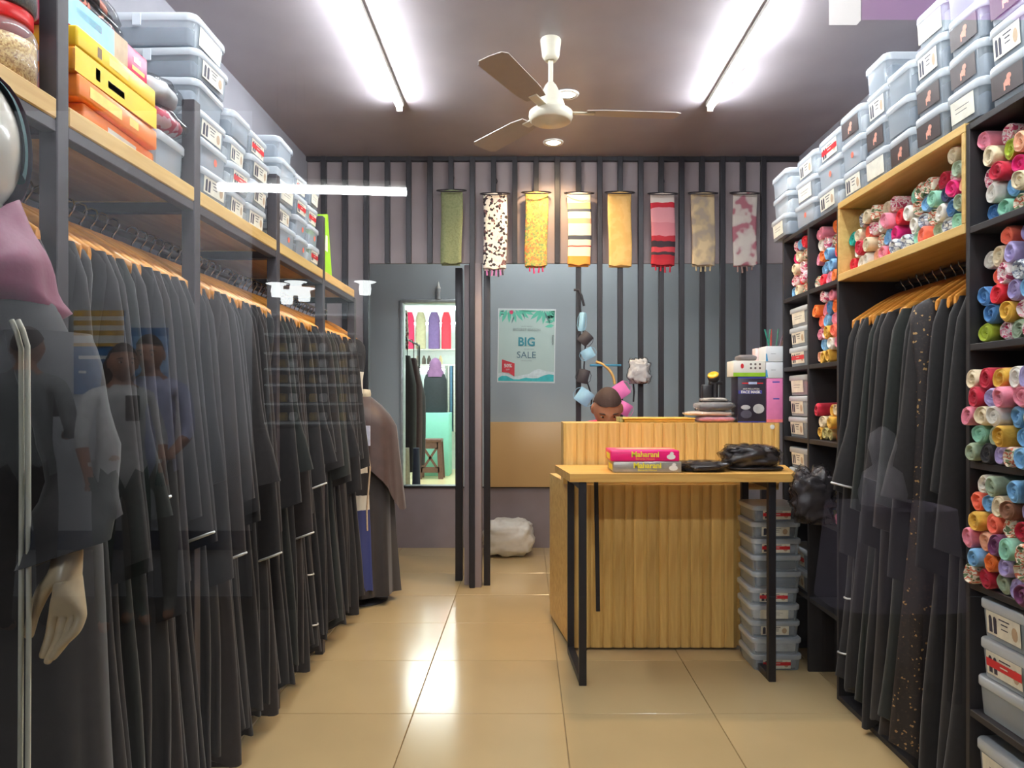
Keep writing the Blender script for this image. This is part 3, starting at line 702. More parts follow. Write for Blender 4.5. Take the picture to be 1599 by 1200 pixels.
# clear boxes, printed fronts to the aisle
LT = [(2.385, 0.23, 'second post', [('figures', 1), ('dot', 1), ('figures', 0), (None, 1), ('figures', 0)], 0.088),
      (2.60, 0.18, 'second post', [('figures', 3), ('band', 2), ('figures', 2), (None, 0)], 0.088),
      (2.80, 0.20, 'second post', [('figures', 2), ('figures', 2), ('figures', 3), ('band', 0)], 0.088),
      (3.12, 0.21, 'third post', [('dot', 1), ('figures', 1), ('white', 2), (None, 2), (None, 1)], 0.088),
      (3.33, 0.175, 'third post', [('dot', 0), ('dot', 1), ('band', 0), ('band', 2)], 0.09),
      (3.51, 0.165, 'third post', [('band', 2), ('dot', 1), ('band', 2), ('white', 0)], 0.09)]
cnt = {}
for (y, w, p, kinds, hh) in LT:
    cnt[p] = cnt.get(p, -1)+1; z = Z0
    for j, (kd, fo) in enumerate(kinds):
        clear_box((RX-0.17+rnd.uniform(-0.01, 0.01), y+rnd.uniform(-0.006, 0.006), z), PI/2+rnd.uniform(-0.04, 0.04), w, 0.32, hh,
                  f'clear box, {KW[kd]}, {ORD[j]} up in stack {ORD[cnt[p]]} past {p}, robe rack top', 'clear boxes on the robe rack', kd, fo)
        z += hh+0.0015
big = clear_box((RX-0.19, 2.37, Z0+5*0.0895), PI/2, 0.24, 0.36, 0.10, 'large clear box of grey cloth on top of the tallest stack atop the robe rack', 'clear boxes on the robe rack', 'white', 0)
# garment cartons past the first post
def carton(name, x0, x1, y0, y1, z, h, m, label, rz=0.0, extra=None, cat='box', side=None):
    t = thing(name, label, cat, ((x0+x1)/2, (y0+y1)/2, z), rz, 'garment cartons past the first post')
    w, d = (x1-x0)/2, (y1-y0)/2
    MB().rbox((-w, -d, 0), (w, d, h), 0.006, 0, 2).build('carton_body', m, t, local=True)
    b = MB()
    for (u0, v0, u1, v1, mi) in (extra or []):           # prints on the aisle side, u along the depth, v up
        b.quad([(w+0.0006, -d+2*d*u0, h*v0), (w+0.0006, -d+2*d*u1, h*v0), (w+0.0006, -d+2*d*u1, h*v1), (w+0.0006, -d+2*d*u0, h*v1)], mi)
    for (u0, v0, u1, v1, mi) in (side or []):            # prints on the end that faces the window
        b.quad([(-w+2*w*u0, -d-0.0006, h*v0), (-w+2*w*u1, -d-0.0006, h*v0), (-w+2*w*u1, -d-0.0006, h*v1), (-w+2*w*u0, -d-0.0006, h*v1)], mi)
    if b.v: b.build('print', CP, t, local=True)
    return t
YEL = mat('carton_yellow', (250, 204, 30), 0.4, 0, 0.04); ORA = mat('carton_orange', (246, 132, 36), 0.4, 0, 0.04); AMB = mat('carton_amber', (246, 166, 40), 0.4, 0, 0.04); PNK = mat('carton_pink', (226, 24, 92), 0.4, 0, 0.04)
CP = [YEL, PAPER, mat('print_sky', (150, 210, 230), 0.5), PNK, mat('print_magenta', (220, 90, 160), 0.5), TANP, mat('print_silver', (196, 196, 206), 0.4), mat('print_gold', (252, 214, 110), 0.4), mat('print_brown', (120, 90, 40), 0.5), mat('print_red', (236, 40, 70), 0.5), WHITE_P]
q = 0.0508
carton('garment_carton', -1.33, -1.03, 1.69, 2.05, Z0, 0.044, ORA, 'orange garment carton lying flat at the bottom of the carton stack', 0.05, [(0.3, 0.2, 0.7, 0.6, 1)])
carton('garment_carton', -1.33, -1.015, 1.66, 2.03, Z0+0.0452, 0.052, ORA, 'orange garment carton with pale gold print, second up in the stack', 0.02, [(0.12, 0.25, 0.5, 0.75, 7), (0.6, 0.3, 0.72, 0.7, 7)])
carton('garment_carton', -1.33, -1.015, 1.655, 2.02, Z0+0.0985, 0.056, AMB, 'amber garment carton with a silver sticker on its end', 0.0, [(0.0, 0.0, 1.0, 1.0, 0), (0.22, 0.25, 0.27, 0.75, 8), (0.36, 0.3, 0.56, 0.6, 6)], side=[(0.55, 0.35, 0.85, 0.8, 6)])
carton('garment_carton', -1.33, -1.015, 1.66, 2.02, Z0+0.1557, 0.050, YEL, 'bright yellow garment carton under the pink and blue one', 0.01, [(0.22, 0.25, 0.27, 0.75, 8), (0.36, 0.3, 0.6, 0.7, 7)])
carton('garment_carton', -1.36, -1.03, 1.65, 2.0, Z0+0.2070, 0.072, PNK, 'pink and sky-blue garment carton with a white price sticker', -0.02, [(0.0, 0.0, 0.55, 1.0, 2), (0.12, 0.5, 0.40, 0.75, 4), (0.55, 0.0, 0.72, 1.0, 5), (0.8, 0.5, 0.9, 0.7, 1), (0.78, 0.2, 0.95, 0.35, 7)], side=[(0.35, 0.25, 0.78, 0.9, 1), (0.86, 0.3, 0.90, 0.8, 7)])
FLOR = pattern('black_floral', [(46, 42, 44), (46, 42, 44), (218, 140, 120), (46, 42, 44)], 'blotch', 14, 0.25)
def crumple(name, label, cat, c, r, m, seed, group=None, squash=2.6, amp=0.10, rz=0.0, nu=28, nv=18, wrapm=None, base_mat=None, freq=3.0):
    """soft packet: a cushion form with folds, optional clear wrap around it"""
    t = thing(name, label, cat, c, rz, group); rr = random.Random(seed); o = Vector((rr.uniform(0, 50), rr.uniform(0, 50), 3))
    def form(k, am):
        b = MB(); rings = []
        for i in range(nv+1):
            th = PI*i/nv; ring = []
            for j in range(nu):
                a = 2*PI*j/nu; s = max(math.sin(th), 0.001)
                x = math.copysign(abs(math.cos(a))**0.6, math.cos(a))*s**0.5; y = math.copysign(abs(math.sin(a))**0.6, math.sin(a))*s**0.5
                z = -math.copysign(abs(math.cos(th))**0.75, math.cos(th))
                p = Vector((x*r[0], y*r[1], z*r[2])); f = noise.noise(p*freq/max(r)*0.8+o)+0.5*(1-2*abs(noise.noise(p*freq*1.5/max(r)+o)))-0.25
                p = p*(k+am*f); p.z += r[2]
                ring.append(Vector((p.x, p.y, max(p.z, 0.0005 if k <= 1 else 0.0))))
            rings.append(ring)
        return b.loft(rings)
    form(0.96, amp).build('packet', m, t, local=True)
    if wrapm: form(1.06, amp).build('wrapper', wrapm, t, local=True)
    return t
crumple('garment_packet', 'black floral garment packet on top of the pink carton stack', 'packet', (-1.20, 1.80, Z0+0.2805), (0.15, 0.19, 0.030), FLOR, 3, 'garment packets on the robe rack', wrapm=WRAP)
crumple('garment_packet', 'uppermost black floral garment packet with coral flowers', 'packet', (-1.22, 1.80, Z0+0.345), (0.15, 0.20, 0.026), FLOR, 4, 'garment packets on the robe rack', wrapm=WRAP)
b1 = clear_box((RX-0.18, 2.125, Z0), PI/2, 0.19, 0.32, 0.115, 'frosted clear box under a pink floral packet beside the second post', 'clear boxes on the robe rack', None, 1)
crumple('garment_packet', 'pink floral garment packet lying on a frosted clear box', 'packet', (-1.15, 2.12, Z0+0.117), (0.15, 0.095, 0.035), pattern('pink_print', [(230, 216, 220), (206, 70, 96), (230, 190, 200)], 'blotch', 20, 0.3), 5, 'garment packets on the robe rack', wrapm=WRAP)
crumple('garment_packet', 'white wrapped garment packet above the pink floral one', 'packet', (-1.17, 2.11, Z0+0.192), (0.16, 0.095, 0.04), mat('white_cloth', (220, 222, 226), 0.4), 6, 'garment packets on the robe rack', wrapm=WRAP)
# small silver packet tucked by the post
crumple('garment_packet', 'small silver packet tucked behind the first post of the robe rack', 'packet', (-1.06, 1.635, Z0), (0.03, 0.012, 0.045), mat('silver_pack', (200, 206, 216), 0.25, 0.5), 9, 'garment packets on the robe rack')
# jars before the first post
RED_LID = mat('red_lid', (226, 36, 38), 0.35, 0, 0.04); JARP = clear('jar_plastic', (222, 228, 230), 0.12, 0.05)
GBEAD = pattern('gold_beads', [(206, 164, 92), (232, 200, 130), (170, 124, 62), (214, 180, 110)], 'spot', 330, 0.35); DBEAD = pattern('dark_beads', [(40, 42, 46), (62, 64, 68), (34, 34, 38), (90, 86, 80)], 'spot', 330, 0.35)
def jar(c, m, label, s=1.0):
    t = thing('bead_jar', label, 'jar', c, 0, 'jars of beads'); r, h = 0.068*s, 0.13*s
    MB().lathe([(r*0.9, 0), (r, 0.006), (r, 0.05), (r*0.97, 0.056), (r, 0.062), (r, h*0.72), (r*0.92, h*0.84), (r*0.8, h*0.9), (r*0.8, h)], 28, (0, 0, 0), 0, True, False).build('jar_body', JARP, t, local=True)
    MB().lathe([(r*0.84, 0.004), (r*0.95, 0.008), (r*0.95, h*0.66), (r*0.8, h*0.70), (0.001, h*0.71)], 24).build('beads', m, t, local=True)
    MB().lathe([(r*0.86, h*0.93), (r*0.88, h*0.95), (r*0.88, h*1.13), (r*0.84, h*1.15), (0.001, h*1.15)], 28).build('lid', RED_LID, t, local=True)
    return t
jz = Z0
jar((-1.075, 1.50, jz), GBEAD, 'clear jar of gold beads with a red lid, bottom of the two')
jar((-1.075, 1.50, jz+0.151), DBEAD, 'clear jar of dark beads standing on the gold bead jar')
carton('garment_carton', -1.38, -1.17, 1.46, 1.56, Z0, 0.24, PNK, 'upright pink and white carton behind the bead jars', 0, None)
# lime green folded panel at the far end, with a white label
LIME = mat('lime_card', (164, 226, 40), 0.5, 0, 0.03)
t = thing('folded_sign', 'bright lime green folded card sign at the far end of the robe rack top', 'sign', (-1.09, 3.76, Z0), 0)
MB().prism([(-0.085, 0), (0.085, 0), (0.008, 0.30), (-0.008, 0.30)], -0.05, 0.05, 'X').build('card_body', LIME, t, local=True)
t.children[0].location = (0, 0, 0)
t.rotation_euler = (0, 0, 0.0)
MB().quad([(0.0506, -0.05, 0.11), (0.0506, 0.0, 0.11), (0.0506, 0.0, 0.19), (0.0506, -0.035, 0.19)]).build('white_label', PAPER, t, local=True)
t.location = (-1.06, 3.74, Z0)
# ================================================================ CASH COUNTER
TW = pattern('unused_wave', [(200, 150, 70), (220, 170, 90)], 'blotch', 5)
cn = thing('cash_counter', 'cash counter faced with upright pale wooden slats', 'counter', (0.65, 3.95, 0))
CTOP = wood('counter_board', (232, 192, 112), (212, 164, 86), 'X', 1, 0.4)
cf, cb = 3.70, 4.16
body = MB().prism([(0.215, cf), (1.075, cf), (1.075, cb), (0.135, 4.26)], 0.02, 0.83, 'Z').build('body', CTOP, cn)
MB().prism([(0.225, cf+0.03), (1.06, cf+0.03), (1.06, cb), (0.16, cb)], 0.0, 0.02, 'Z').build('plinth', LAMI, cn)
rs = MB(); rs.box((0.186, cf+0.012, 0.83), (1.275, cf+0.04, 1.138)); rs.box((0.186, cf+0.04, 0.83), (0.206, cb-0.2, 1.138)); rs.box((1.255, cf+0.04, 0.83), (1.275, cb-0.2, 1.138))
rs.box((0.206, cf+0.04, 1.118), (1.255, cb-0.2, 1.138))
rs.build('upper_body', CTOP, cn)
MB().box((1.076, cf+0.02, 0.80), (1.275, cb-0.1, 0.83)).build('side_shelf', CTOP, cn)
def slat_mesh(w, h):
    p = [(-w/2+0.001, 0), (-w/2+0.001, -0.006), (-w/2+w*0.18, -0.011), (w/2-w*0.30, -0.013), (w/2-0.001, -0.005), (w/2-0.001, 0)]
    return MB().prism(p, 0, h, 'Z').mesh('slat', PINE_SLAT)
ws = [0.062, 0.045, 0.062, 0.05, 0.06, 0.044, 0.066]
def slats(x0, x1, y, z, h):
    x = x0; i = 0
    while x < x1-0.02:
        w = min(ws[i % 7], x1-x); k = (round(w, 3), round(h, 3))
        if k not in _sl: _sl[k] = slat_mesh(w, h)
        o = obj('slat', _sl[k], cn); o.location = Vector((x+w/2, y, z))-cn.location; x += w; i += 1
_sl = {}
slats(0.215, 1.075, cf-0.0005, 0.012, 0.815)
slats(0.19, 1.275, cf+0.0115, 0.925, 0.212)
tag(MB().lathe([(0.011, 0), (0.012, 0.001), (0.010, 0.0016)], 14, (1.235, cf-0.003, 1.118), 0, axis='Y').build('round_sticker', PAPER), 'small round white sticker near the top corner of the cash counter', 'sticker')
# ---- side table in front of it, on two black loop legs
tb = thing('side_table', 'wooden top table on black square-tube loop legs before the counter', 'table', (0.67, 3.45, 0))
zt = 0.930
MB().prism([(0.19, 3.215), (1.184, 3.215), (1.284, 3.66), (0.142, 3.66)], zt-0.036, zt, 'Z').build('table_top', BIRCH_X, tb)
def bar(a, b, s=0.0165): 
    a = Vector(a); b = Vector(b); d = (b-a); L_ = d.length
    M = Matrix.Translation(a) @ d.to_track_quat('Z', 'X').to_matrix().to_4x4()
    return MB().rbox((-s, -s, 0), (s, s, L_), 0.002, 0, 1, M)
for (xf, xb, yf, yb) in ((0.247, 0.22, 3.24, 3.655), (1.092, 1.082, 3.285, 3.655)):
    lp = MB(); 
    bar((xf, yf, 0.0), (xf, yf, zt-0.037)).build('front_leg', BLACK_METAL, tb)
    bar((xb, yb, 0.0), (xb, yb, zt-0.037)).build('rear_leg', BLACK_METAL, tb)
    bar((xf, yf+0.017, 0.0165), (xb, yb-0.017, 0.0165)).build('floor_rail', BLACK_METAL, tb)
    bar((xf, yf+0.017, zt-0.054), (xb, yb-0.017, zt-0.054)).build('top_rail', BLACK_METAL, tb)
bar((0.352, 3.62, 0.215), (0.342, 3.62, zt-0.037), 0.010).build('hanging_strut', BLACK_METAL, tb)
# clear boxes stacked beside it against the scarf rack
z = 0.001
for j, (kd, fo) in enumerate([('band', 1), (None, 2), ('figures', 1), ('white', 2), ('band', 1), (None, 0), (None, 3), ('band', 1), ('figures', 3), ('band', 0)]):
    hh = 0.0755
    clear_box((1.155+rnd.uniform(-0.006, 0.006), 3.52+rnd.uniform(-0.006, 0.006), z), rnd.uniform(-0.03, 0.03), 0.235, 0.24, hh, f'clear flat box, {KW[kd]}, {ORD[j]} up in stack beside side table', 'clear boxes stacked beside the side table', kd, fo, cw=0.55, clips=False)
    z += hh+0.001
# ================================================================ GOODS ON THE SIDE TABLE
zt1 = zt+0.001
HOT = mat('hot_pink_card', (246, 30, 120), 0.35, 0, 0.03); SILC = mat('silver_card', (168, 164, 156), 0.3, 0.4); YELP = mat('yellow_print', (246, 226, 60), 0.5)
def sari_box(z, m, label, x0, x1, y0, y1, rz):
    t = thing('gift_carton', label, 'box', ((x0+x1)/2, (y0+y1)/2, z), rz, 'cartons on the side table'); w, d, h = (x1-x0)/2, (y1-y0)/2, 0.048
    MB().rbox((-w, -d, 0), (w, d, h), 0.004, 0, 2).build('carton_body', m, t, local=True)
    letters('Maharani', 0.034, YELP, t, (0.0, -d-0.0004, h*0.42), bold=0.0009)
    letters('Banaras House', 0.014, mat('orange_print', (250, 160, 60), 0.5) if m is HOT else YELP, t, (0.0, -d-0.0004, h*0.14))
    e = MB(); e.quad([(0.115+0.020*math.cos(2*PI*i/12), -d-0.0006, h*0.42+0.012*math.sin(2*PI*i/12)) for i in range(12)]); e.quad([(0.118+0.009*math.cos(2*PI*i/10), -d-0.0008, h*0.72+0.008*math.sin(2*PI*i/10)) for i in range(10)])
    e.build('white_motif', PAPER, t, local=True)
    g = MB(); g.quad([(-0.06+0.14*math.cos(2*PI*i/16)+0.08, 0.02+0.05*math.sin(2*PI*i/16), h+0.0006) for i in range(16)]); g.build('lid_print', mat('lid_print', (250, 190, 150), 0.4), t, local=True)
    s = MB(); s.quad([(-w-0.0005, d*0.6, h*0.15), (-w-0.0005, -d*0.7, h*0.15), (-w-0.0005, -d*0.7, h*0.7), (-w-0.0005, d*0.6, h*0.7)]); s.build('end_print', YELP, t, local=True)
    return t
sari_box(zt1, SILC, 'silver garment carton with yellow lettering, beneath the pink one', 0.385, 0.688, 3.265, 3.49, 0.0)
sari_box(zt1+0.049, HOT, 'hot pink garment carton with yellow lettering on the silver one', 0.375, 0.680, 3.27, 3.49, 0.0)
BLK = mat('black_cloth_packed', (50, 45, 45), 0.35, 0, 0.3, 25, 0.3, 60)
WR3 = clear('milky_sleeve', (225, 222, 222), 0.14, 0.1)
WR2 = clear('crinkled_wrap', (34, 32, 34), 0.18, 0.05)
crumple('cloth_packet', 'flat black cloth packet in clear wrap beside the garment cartons', 'packet', (0.80, 3.36, zt1), (0.105, 0.09, 0.022), BLK, 11, 'wrapped packets on the side table', wrapm=WR2, amp=0.26, freq=5.0, nu=44, nv=26)
crumple('cloth_packet', 'plump black cloth packet in shiny wrap lying on the side table', 'packet', (1.03, 3.40, zt1+0.018), (0.125, 0.085, 0.047), BLK, 12, 'wrapped packets on the side table', wrapm=WR2, amp=0.24, freq=4.5, nu=52, nv=32)
crumple('cloth_packet', 'thin black cloth packet squashed under the plump packet', 'packet', (1.05, 3.42, zt1), (0.14, 0.10, 0.010), BLK, 13, 'wrapped packets on the side table', amp=0.08)
crumple('cloth_bag', 'crumpled clear bag of black cloth slumped over the table end', 'bag', (1.235, 3.18, 0.72), (0.085, 0.06, 0.115), mat('grey_black_cloth', (72, 66, 68), 0.4, 0, 0.3, 25, 0.3, 60), 15, None, wrapm=WR2, amp=0.38, freq=4.5, nu=48, nv=32)
# a strap that ties the bag to the table edge
# ================================================================ GOODS ON THE COUNTER
zc = 1.1395; yc0 = 3.73
def pbox(name, label, px0, px1, py1, h, y, d, m, parts=(), group=None, z=None):
    z = zc if z is None else z; x0 = (px0-CX)/FPX*y; x1 = (px1-CX)/FPX*y
    t = thing(name, label, 'box', ((x0+x1)/2, y+d/2, z), 0, group); w = (x1-x0)/2
    MB().rbox((-w, -d/2, 0), (w, d/2, h), 0.003, 0, 2).build('carton_body', m, t, local=True)
    for (nm, mm, polys) in parts:
        b = MB()
        for poly in polys: b.quad([((2*u-1)*w, -d/2-e, v*h) for u, v, e in poly])
        b.build(nm, mm, t, local=True)
    return t, w, h
def R(u0, v0, u1, v1, e=0.0006): return [(u0, v0, e), (u1, v0, e), (u1, v1, e), (u0, v1, e)]
def Ell(u, v, a, b, e=0.001, n=16): return [(u+a*math.cos(2*PI*i/n), v+b*math.sin(2*PI*i/n), e) for i in range(n)]
NAVYB = mat('mask_box_black', (44, 40, 54), 0.35, 0, 0.08); VIO = mat('violet_print', (70, 72, 160), 0.4)
y = 3.735
fb, w, h = pbox('mask_carton', 'black and violet face mask carton standing on the counter', 1152, 1196, 0, 0.232, y, 0.12, NAVYB,
    [('violet_trim', VIO, [R(0, 0, 1, 0.025), R(0, 0.96, 1, 1.0)]), ('red_line', REDP, [R(0.15, 0.845, 0.38, 0.87), R(0.68, 0.845, 0.9, 0.87)]), ('pale_badge', mat('pale_blue_print', (180, 196, 224), 0.4), [R(0.38, 0.835, 0.68, 0.885)]),
     ('title_band', VIO, [R(0.02, 0.625, 0.86, 0.70)]), ('mask_picture', mat('grey_print', (190, 190, 188), 0.5), [Ell(0.74, 0.30, 0.2, 0.105), Ell(0.28, 0.33, 0.17, 0.05, 0.0008)]), ('dark_picture', mat('dark_print', (80, 78, 92), 0.5), [Ell(0.3, 0.18, 0.2, 0.09, 0.0008)])])
letters('ANTI POLLUTION', 0.0115, PAPER, fb, (-0.004, -0.0608, h*0.715), sx=0.9)
letters('FACE MASK', 0.019, PAPER, fb, (-0.006, -0.0612, h*0.638), bold=0.0006)
pk, w, h = pbox('pink_carton', 'tall plain pink carton standing beside the face mask carton', 1197, 1224, 0, 0.224, y, 0.12, mat('pink_carton_card', (232, 132, 182), 0.45, 0, 0.05), [('blue_print', VIO, [R(0.38, 0.52, 0.74, 0.55), R(0.34, 0.90, 0.76, 0.93)]), ('coral_trim', mat('coral_trim', (242, 130, 130), 0.5), [R(0, 0, 1, 0.07)])])
WB_ = mat('white_carton', (226, 230, 232), 0.5, 0, 0.03)
BLU = mat('blue_print', (60, 150, 200), 0.5)
for j, (zz, lab) in enumerate(((zc+0.225, 'white carton with a blue corner directly on the pink carton'), (zc+0.307, 'upper white carton with a blue corner holding pens'))):
    pbox('white_carton', lab, 1196, 1224, 0, 0.080, y-0.002, 0.12, WB_, [('small_print', mat('grey_text', (150, 156, 160), 0.5), [R(0.28, 0.5, 0.55, 0.53)]), ('blue_corner', BLU, [[(0, 0.05, 0.0006), (0.12, 0.05, 0.0006), (0.06, 0.5, 0.0006), (0, 0.55, 0.0006)]])], 'white cartons on the counter', zz)
GRN = mat('lime_print', (150, 200, 40), 0.5)
pbox('sanitizer_carton', 'white carton with a lime green base band on the mask carton', 1145, 1195, 0, 0.080, y-0.004, 0.12, mat('cream_white_carton', (232, 230, 218), 0.5, 0, 0.03), [('green_band', GRN, [R(0.0, 0.0, 1, 0.24)]), ('figure_print', REDP, [Ell(0.28, 0.66, 0.05, 0.16)]), ('icon_print', mat('dark_icon', (110, 96, 92), 0.5), [Ell(0.55+0.14*i, 0.78-0.25*k, 0.035, 0.07) for i in range(3) for k in range(2)])], None, zc+0.233)
crumple('pouch', 'grey crumpled pouch lying on the lime banded carton', 'pouch', ((1165-CX)/FPX*3.79, 3.79, zc+0.314), (0.055, 0.04, 0.016), mat('grey_pouch', (120, 112, 112), 0.5), 21)
pbox('cream_carton', 'small cream and pink carton behind the lime banded carton', 1180, 1197, 0, 0.085, 3.86, 0.06, mat('cream_pink_carton', (232, 206, 204), 0.5, 0, 0.06), (), None, zc+0.30+0.0)
tag(MB().rbox((1.12, 3.86, 1.1395), (1.24, 3.93, 1.438), 0.003).build('grey_carton', mat('grey_carton', (150, 148, 150), 0.6)), 'plain grey carton standing behind the mask carton on the counter', 'box')
for k, (px, c, nm, tilt) in enumerate(((1190, (40, 130, 110), 'green', -0.25), (1199, (60, 140, 120), 'teal', 0.10), (1204, (210, 80, 70), 'red', 0.0), (1210, (60, 110, 90), 'dark green', 0.12), (1216, (130, 100, 110), 'mauve', 0.3), (1219, (190, 150, 140), 'beige', 0.4))):
    x = (px-CX)/FPX*3.80; zb = zc+0.388
    if px < 1196: x += 0.03
    M = Matrix.Translation((x, 3.78+0.01*(k % 3), zb)) @ Matrix.Rotation(tilt, 4, 'Y')
    b = MB().lathe([(0.0015, 0), (0.0042, 0.012), (0.0042, 0.085), (0.003, 0.092)], 8).xf(M).build('pen', mat('pen_'+nm.replace(' ', '_'), c, 0.4))
    tag(b, f'{nm} pen standing on the upper white carton', 'pen', 'pens on the white carton')
# folded packs in clear sleeves, stacked
def pack(label, px0, px1, z, h, y, d, m, seed):
    x0 = (px0-CX)/FPX*y; x1 = (px1-CX)/FPX*y
    return crumple('folded_pack', label, 'packet', ((x0+x1)/2, y+d/2, z), ((x1-x0)/2, d/2, h/2), m, seed, 'sleeved cloth packs on the counter', amp=0.10, wrapm=WR3, freq=4.0, nu=40, nv=22)
pack('pink cloth pack in a clear sleeve at the bottom on the counter', 1090, 1152, zc, 0.030, 3.735, 0.16, mat('pink_pack', (226, 120, 136), 0.4, 0, 0.25, 30), 31)
pack('peach cloth pack in a clear sleeve, middle of the three', 1075, 1150, zc+0.032, 0.024, 3.74, 0.16, mat('peach_pack', (226, 190, 158), 0.4, 0, 0.15, 30), 32)
pack('black cloth pack in a clear sleeve, uppermost of the three', 1092, 1150, zc+0.058, 0.045, 3.74, 0.16, BLK, 33)
pack('flat grey cloth pack on the black one', 1100, 1138, zc+0.105, 0.02, 3.76, 0.12, mat('grey_pack', (150, 146, 136), 0.5), 34)
# papers
tag(MB().rbox((0.50, 3.76, zc), (0.86, 3.98, zc+0.016), 0.003, 0, 1).rbox((0.49, 3.745, zc+0.0165), (0.86, 3.95, zc+0.023), 0.002, 0, 1).build('paper_pad', mat('yellow_paper', (228, 186, 86), 0.6)), 'yellow paper pads lying on the counter before the seated man', 'paper pad')
tag(MB().rbox((0.475, 3.76, zc), (0.495, 3.9, zc+0.026), 0.002, 0, 1).build('card_bundle', mat('khaki_card', (150, 146, 92), 0.6)), 'small khaki card bundle at the end of the yellow pads', 'cards')
# black mini tripod with a yellow topped phone clamp
tp = thing('mini_tripod', 'black mini tripod with a yellow topped clamp behind the packs', 'tripod', ((1106-CX)/FPX*4.0, 3.87, zc))
x0 = tp.location.x; BP = mat('black_plastic', (36, 34, 36), 0.4)
base = Vector((x0, 3.90, 1.26))
for nm, e in (('leg', (x0-0.115, 3.80, zc+0.065)), ('leg', (x0+0.085, 3.87, zc+0.10)), ('leg', (x0-0.02, 3.93, zc+0.003))):
    MB().tube([base, base.lerp(Vector(e), 0.5)+Vector((0, 0, 0.008)), e], [0.011, 0.0095, 0.007], 8).build('leg', BP, tp)
MB().rbox((x0-0.06, 3.885, 1.25), (x0-0.005, 3.925, 1.335), 0.008).build('clamp_block', BP, tp)
MB().tube([(x0+0.01, 3.90, 1.25), (x0+0.012, 3.90, 1.345)], 0.016, 10).build('stem', BP, tp)
MB().rbox((x0-0.02, 3.885, 1.335), (x0+0.05, 3.925, 1.352), 0.005).build('clamp_jaw', BP, tp)
Mh = Matrix.Translation((x0+0.004, 3.90, 1.372)) @ Matrix.Rotation(-0.35, 4, 'Y') @ Matrix.Rotation(0.5, 4, 'X')
MB().lathe([(0.012, -0.02), (0.03, -0.012), (0.032, 0.012), (0.03, 0.014)], 20).xf(Mh).build('clamp_head', BP, tp)
MB().lathe([(0.029, 0.0145), (0.029, 0.02), (0.024, 0.023), (0.001, 0.024)], 20).xf(Mh).build('yellow_cap', mat('yellow_cap', (236, 178, 40), 0.4), tp)
# white sack on the floor of the back room
sk = crumple('white_sack', 'bulging white plastic sack on the floor against the back wall', 'sack', (-0.145, 5.95, 0.001), (0.21, 0.15, 0.15), mat('white_sack_plastic', (226, 222, 212), 0.35, 0, 0.05), 41, None, amp=0.13, freq=4.5, nu=44, nv=28)
# ================================================================ SALE POSTER on the back wall
d = 6.22; yy = YB-0.0135
x0, x1 = (776-CX)/FPX*d, (866.5-CX)/FPX*d; z1 = CAM_H-(482-CY)/FPX*d; z0 = CAM_H-(598-CY)/FPX*d
po = thing('sale_poster', 'pale green big sale poster stuck on the blue-grey back wall', 'poster', ((x0+x1)/2, yy, z0), 0)
W, Hh = x1-x0, z1-z0
po.rotation_euler = (0, math.radians(0.9), 0)
def pq(nm, m, polys, lay):
    b = MB()
    for poly in polys: b.quad([((u-0.5)*W, -0.0012-0.0004*lay, v*Hh) for u, v in poly])
    return b.build(nm, m, po, local=True)
MB().box((-W/2, -0.001, 0), (W/2, 0, Hh)).build('sheet', mat('poster_white', (232, 240, 236), 0.5, 0, 0.01), po, local=True)
pq('print_ground', mat('poster_mint', (200, 222, 212), 0.5, 0, 0.03, 2), [[(0.02, 0.02), (0.98, 0.02), (0.98, 0.98), (0.02, 0.98)]], 0)
def leaf(u, v, a, L_, wd): 
    c, s = math.cos(a), math.sin(a); out = []
    for t, k in ((0, 0), (0.3, 1), (0.65, 0.8), (1, 0), (0.65, -0.8), (0.3, -1)): 
        X, Y = t*L_, k*wd; out.append((min(0.98, max(0.02, u+X*c-Y*s)), min(0.98, max(0.02, v+(X*s+Y*c)*W/Hh))))
    return out
pq('leaf_print', mat('leaf_green', (110, 214, 180), 0.5, 0, 0.1, 20), [leaf(0.1+0.05*i, 0.99, -2.2+0.3*i, 0.24, 0.035) for i in range(9)]+[leaf(0.75+0.03*i, 0.99, -2.4+0.35*i, 0.26, 0.035) for i in range(8)]+[leaf(0.97, 0.9-0.06*i, 3.3, 0.16, 0.03) for i in range(3)], 1)
pq('leaf_print', mat('leaf_dark', (90, 130, 126), 0.5), [leaf(0.28, 0.9, -1.9, 0.14, 0.012), leaf(0.42, 0.95, -1.2, 0.13, 0.01), leaf(0.8, 0.96, -1.1, 0.22, 0.016), leaf(0.04, 0.96, 0.0, 0.07, 0.01), leaf(0.04, 0.92, 0.0, 0.07, 0.01)], 2)
pq('flower_print', mat('flower_pink', (240, 80, 120), 0.5), [[(0.23+0.035*math.cos(2*PI*i/10), 0.95+0.028*math.sin(2*PI*i/10)) for i in range(10)]], 3)
pq('wave_print', mat('wave_white', (226, 240, 238), 0.5), [[(0.02, 0.02), (0.98, 0.02), (0.98, 0.15), (0.85, 0.16), (0.72, 0.19), (0.64, 0.17), (0.55, 0.12), (0.42, 0.10), (0.3, 0.08), (0.2, 0.11), (0.1, 0.13), (0.02, 0.12)]], 1)
pq('wave_print', mat('wave_teal', (64, 200, 200), 0.5), [[(0.02, 0.02), (0.98, 0.02), (0.98, 0.11), (0.9, 0.12), (0.8, 0.10), (0.7, 0.065), (0.6, 0.06), (0.5, 0.07), (0.38, 0.045), (0.28, 0.045), (0.16, 0.09), (0.08, 0.09), (0.02, 0.06)]], 4)
pq('discount_badge', mat('badge_red', (226, 60, 70), 0.5), [[(0.08, 0.14), (0.20, 0.13), (0.30, 0.08), (0.30, 0.26), (0.08, 0.31)]], 5)
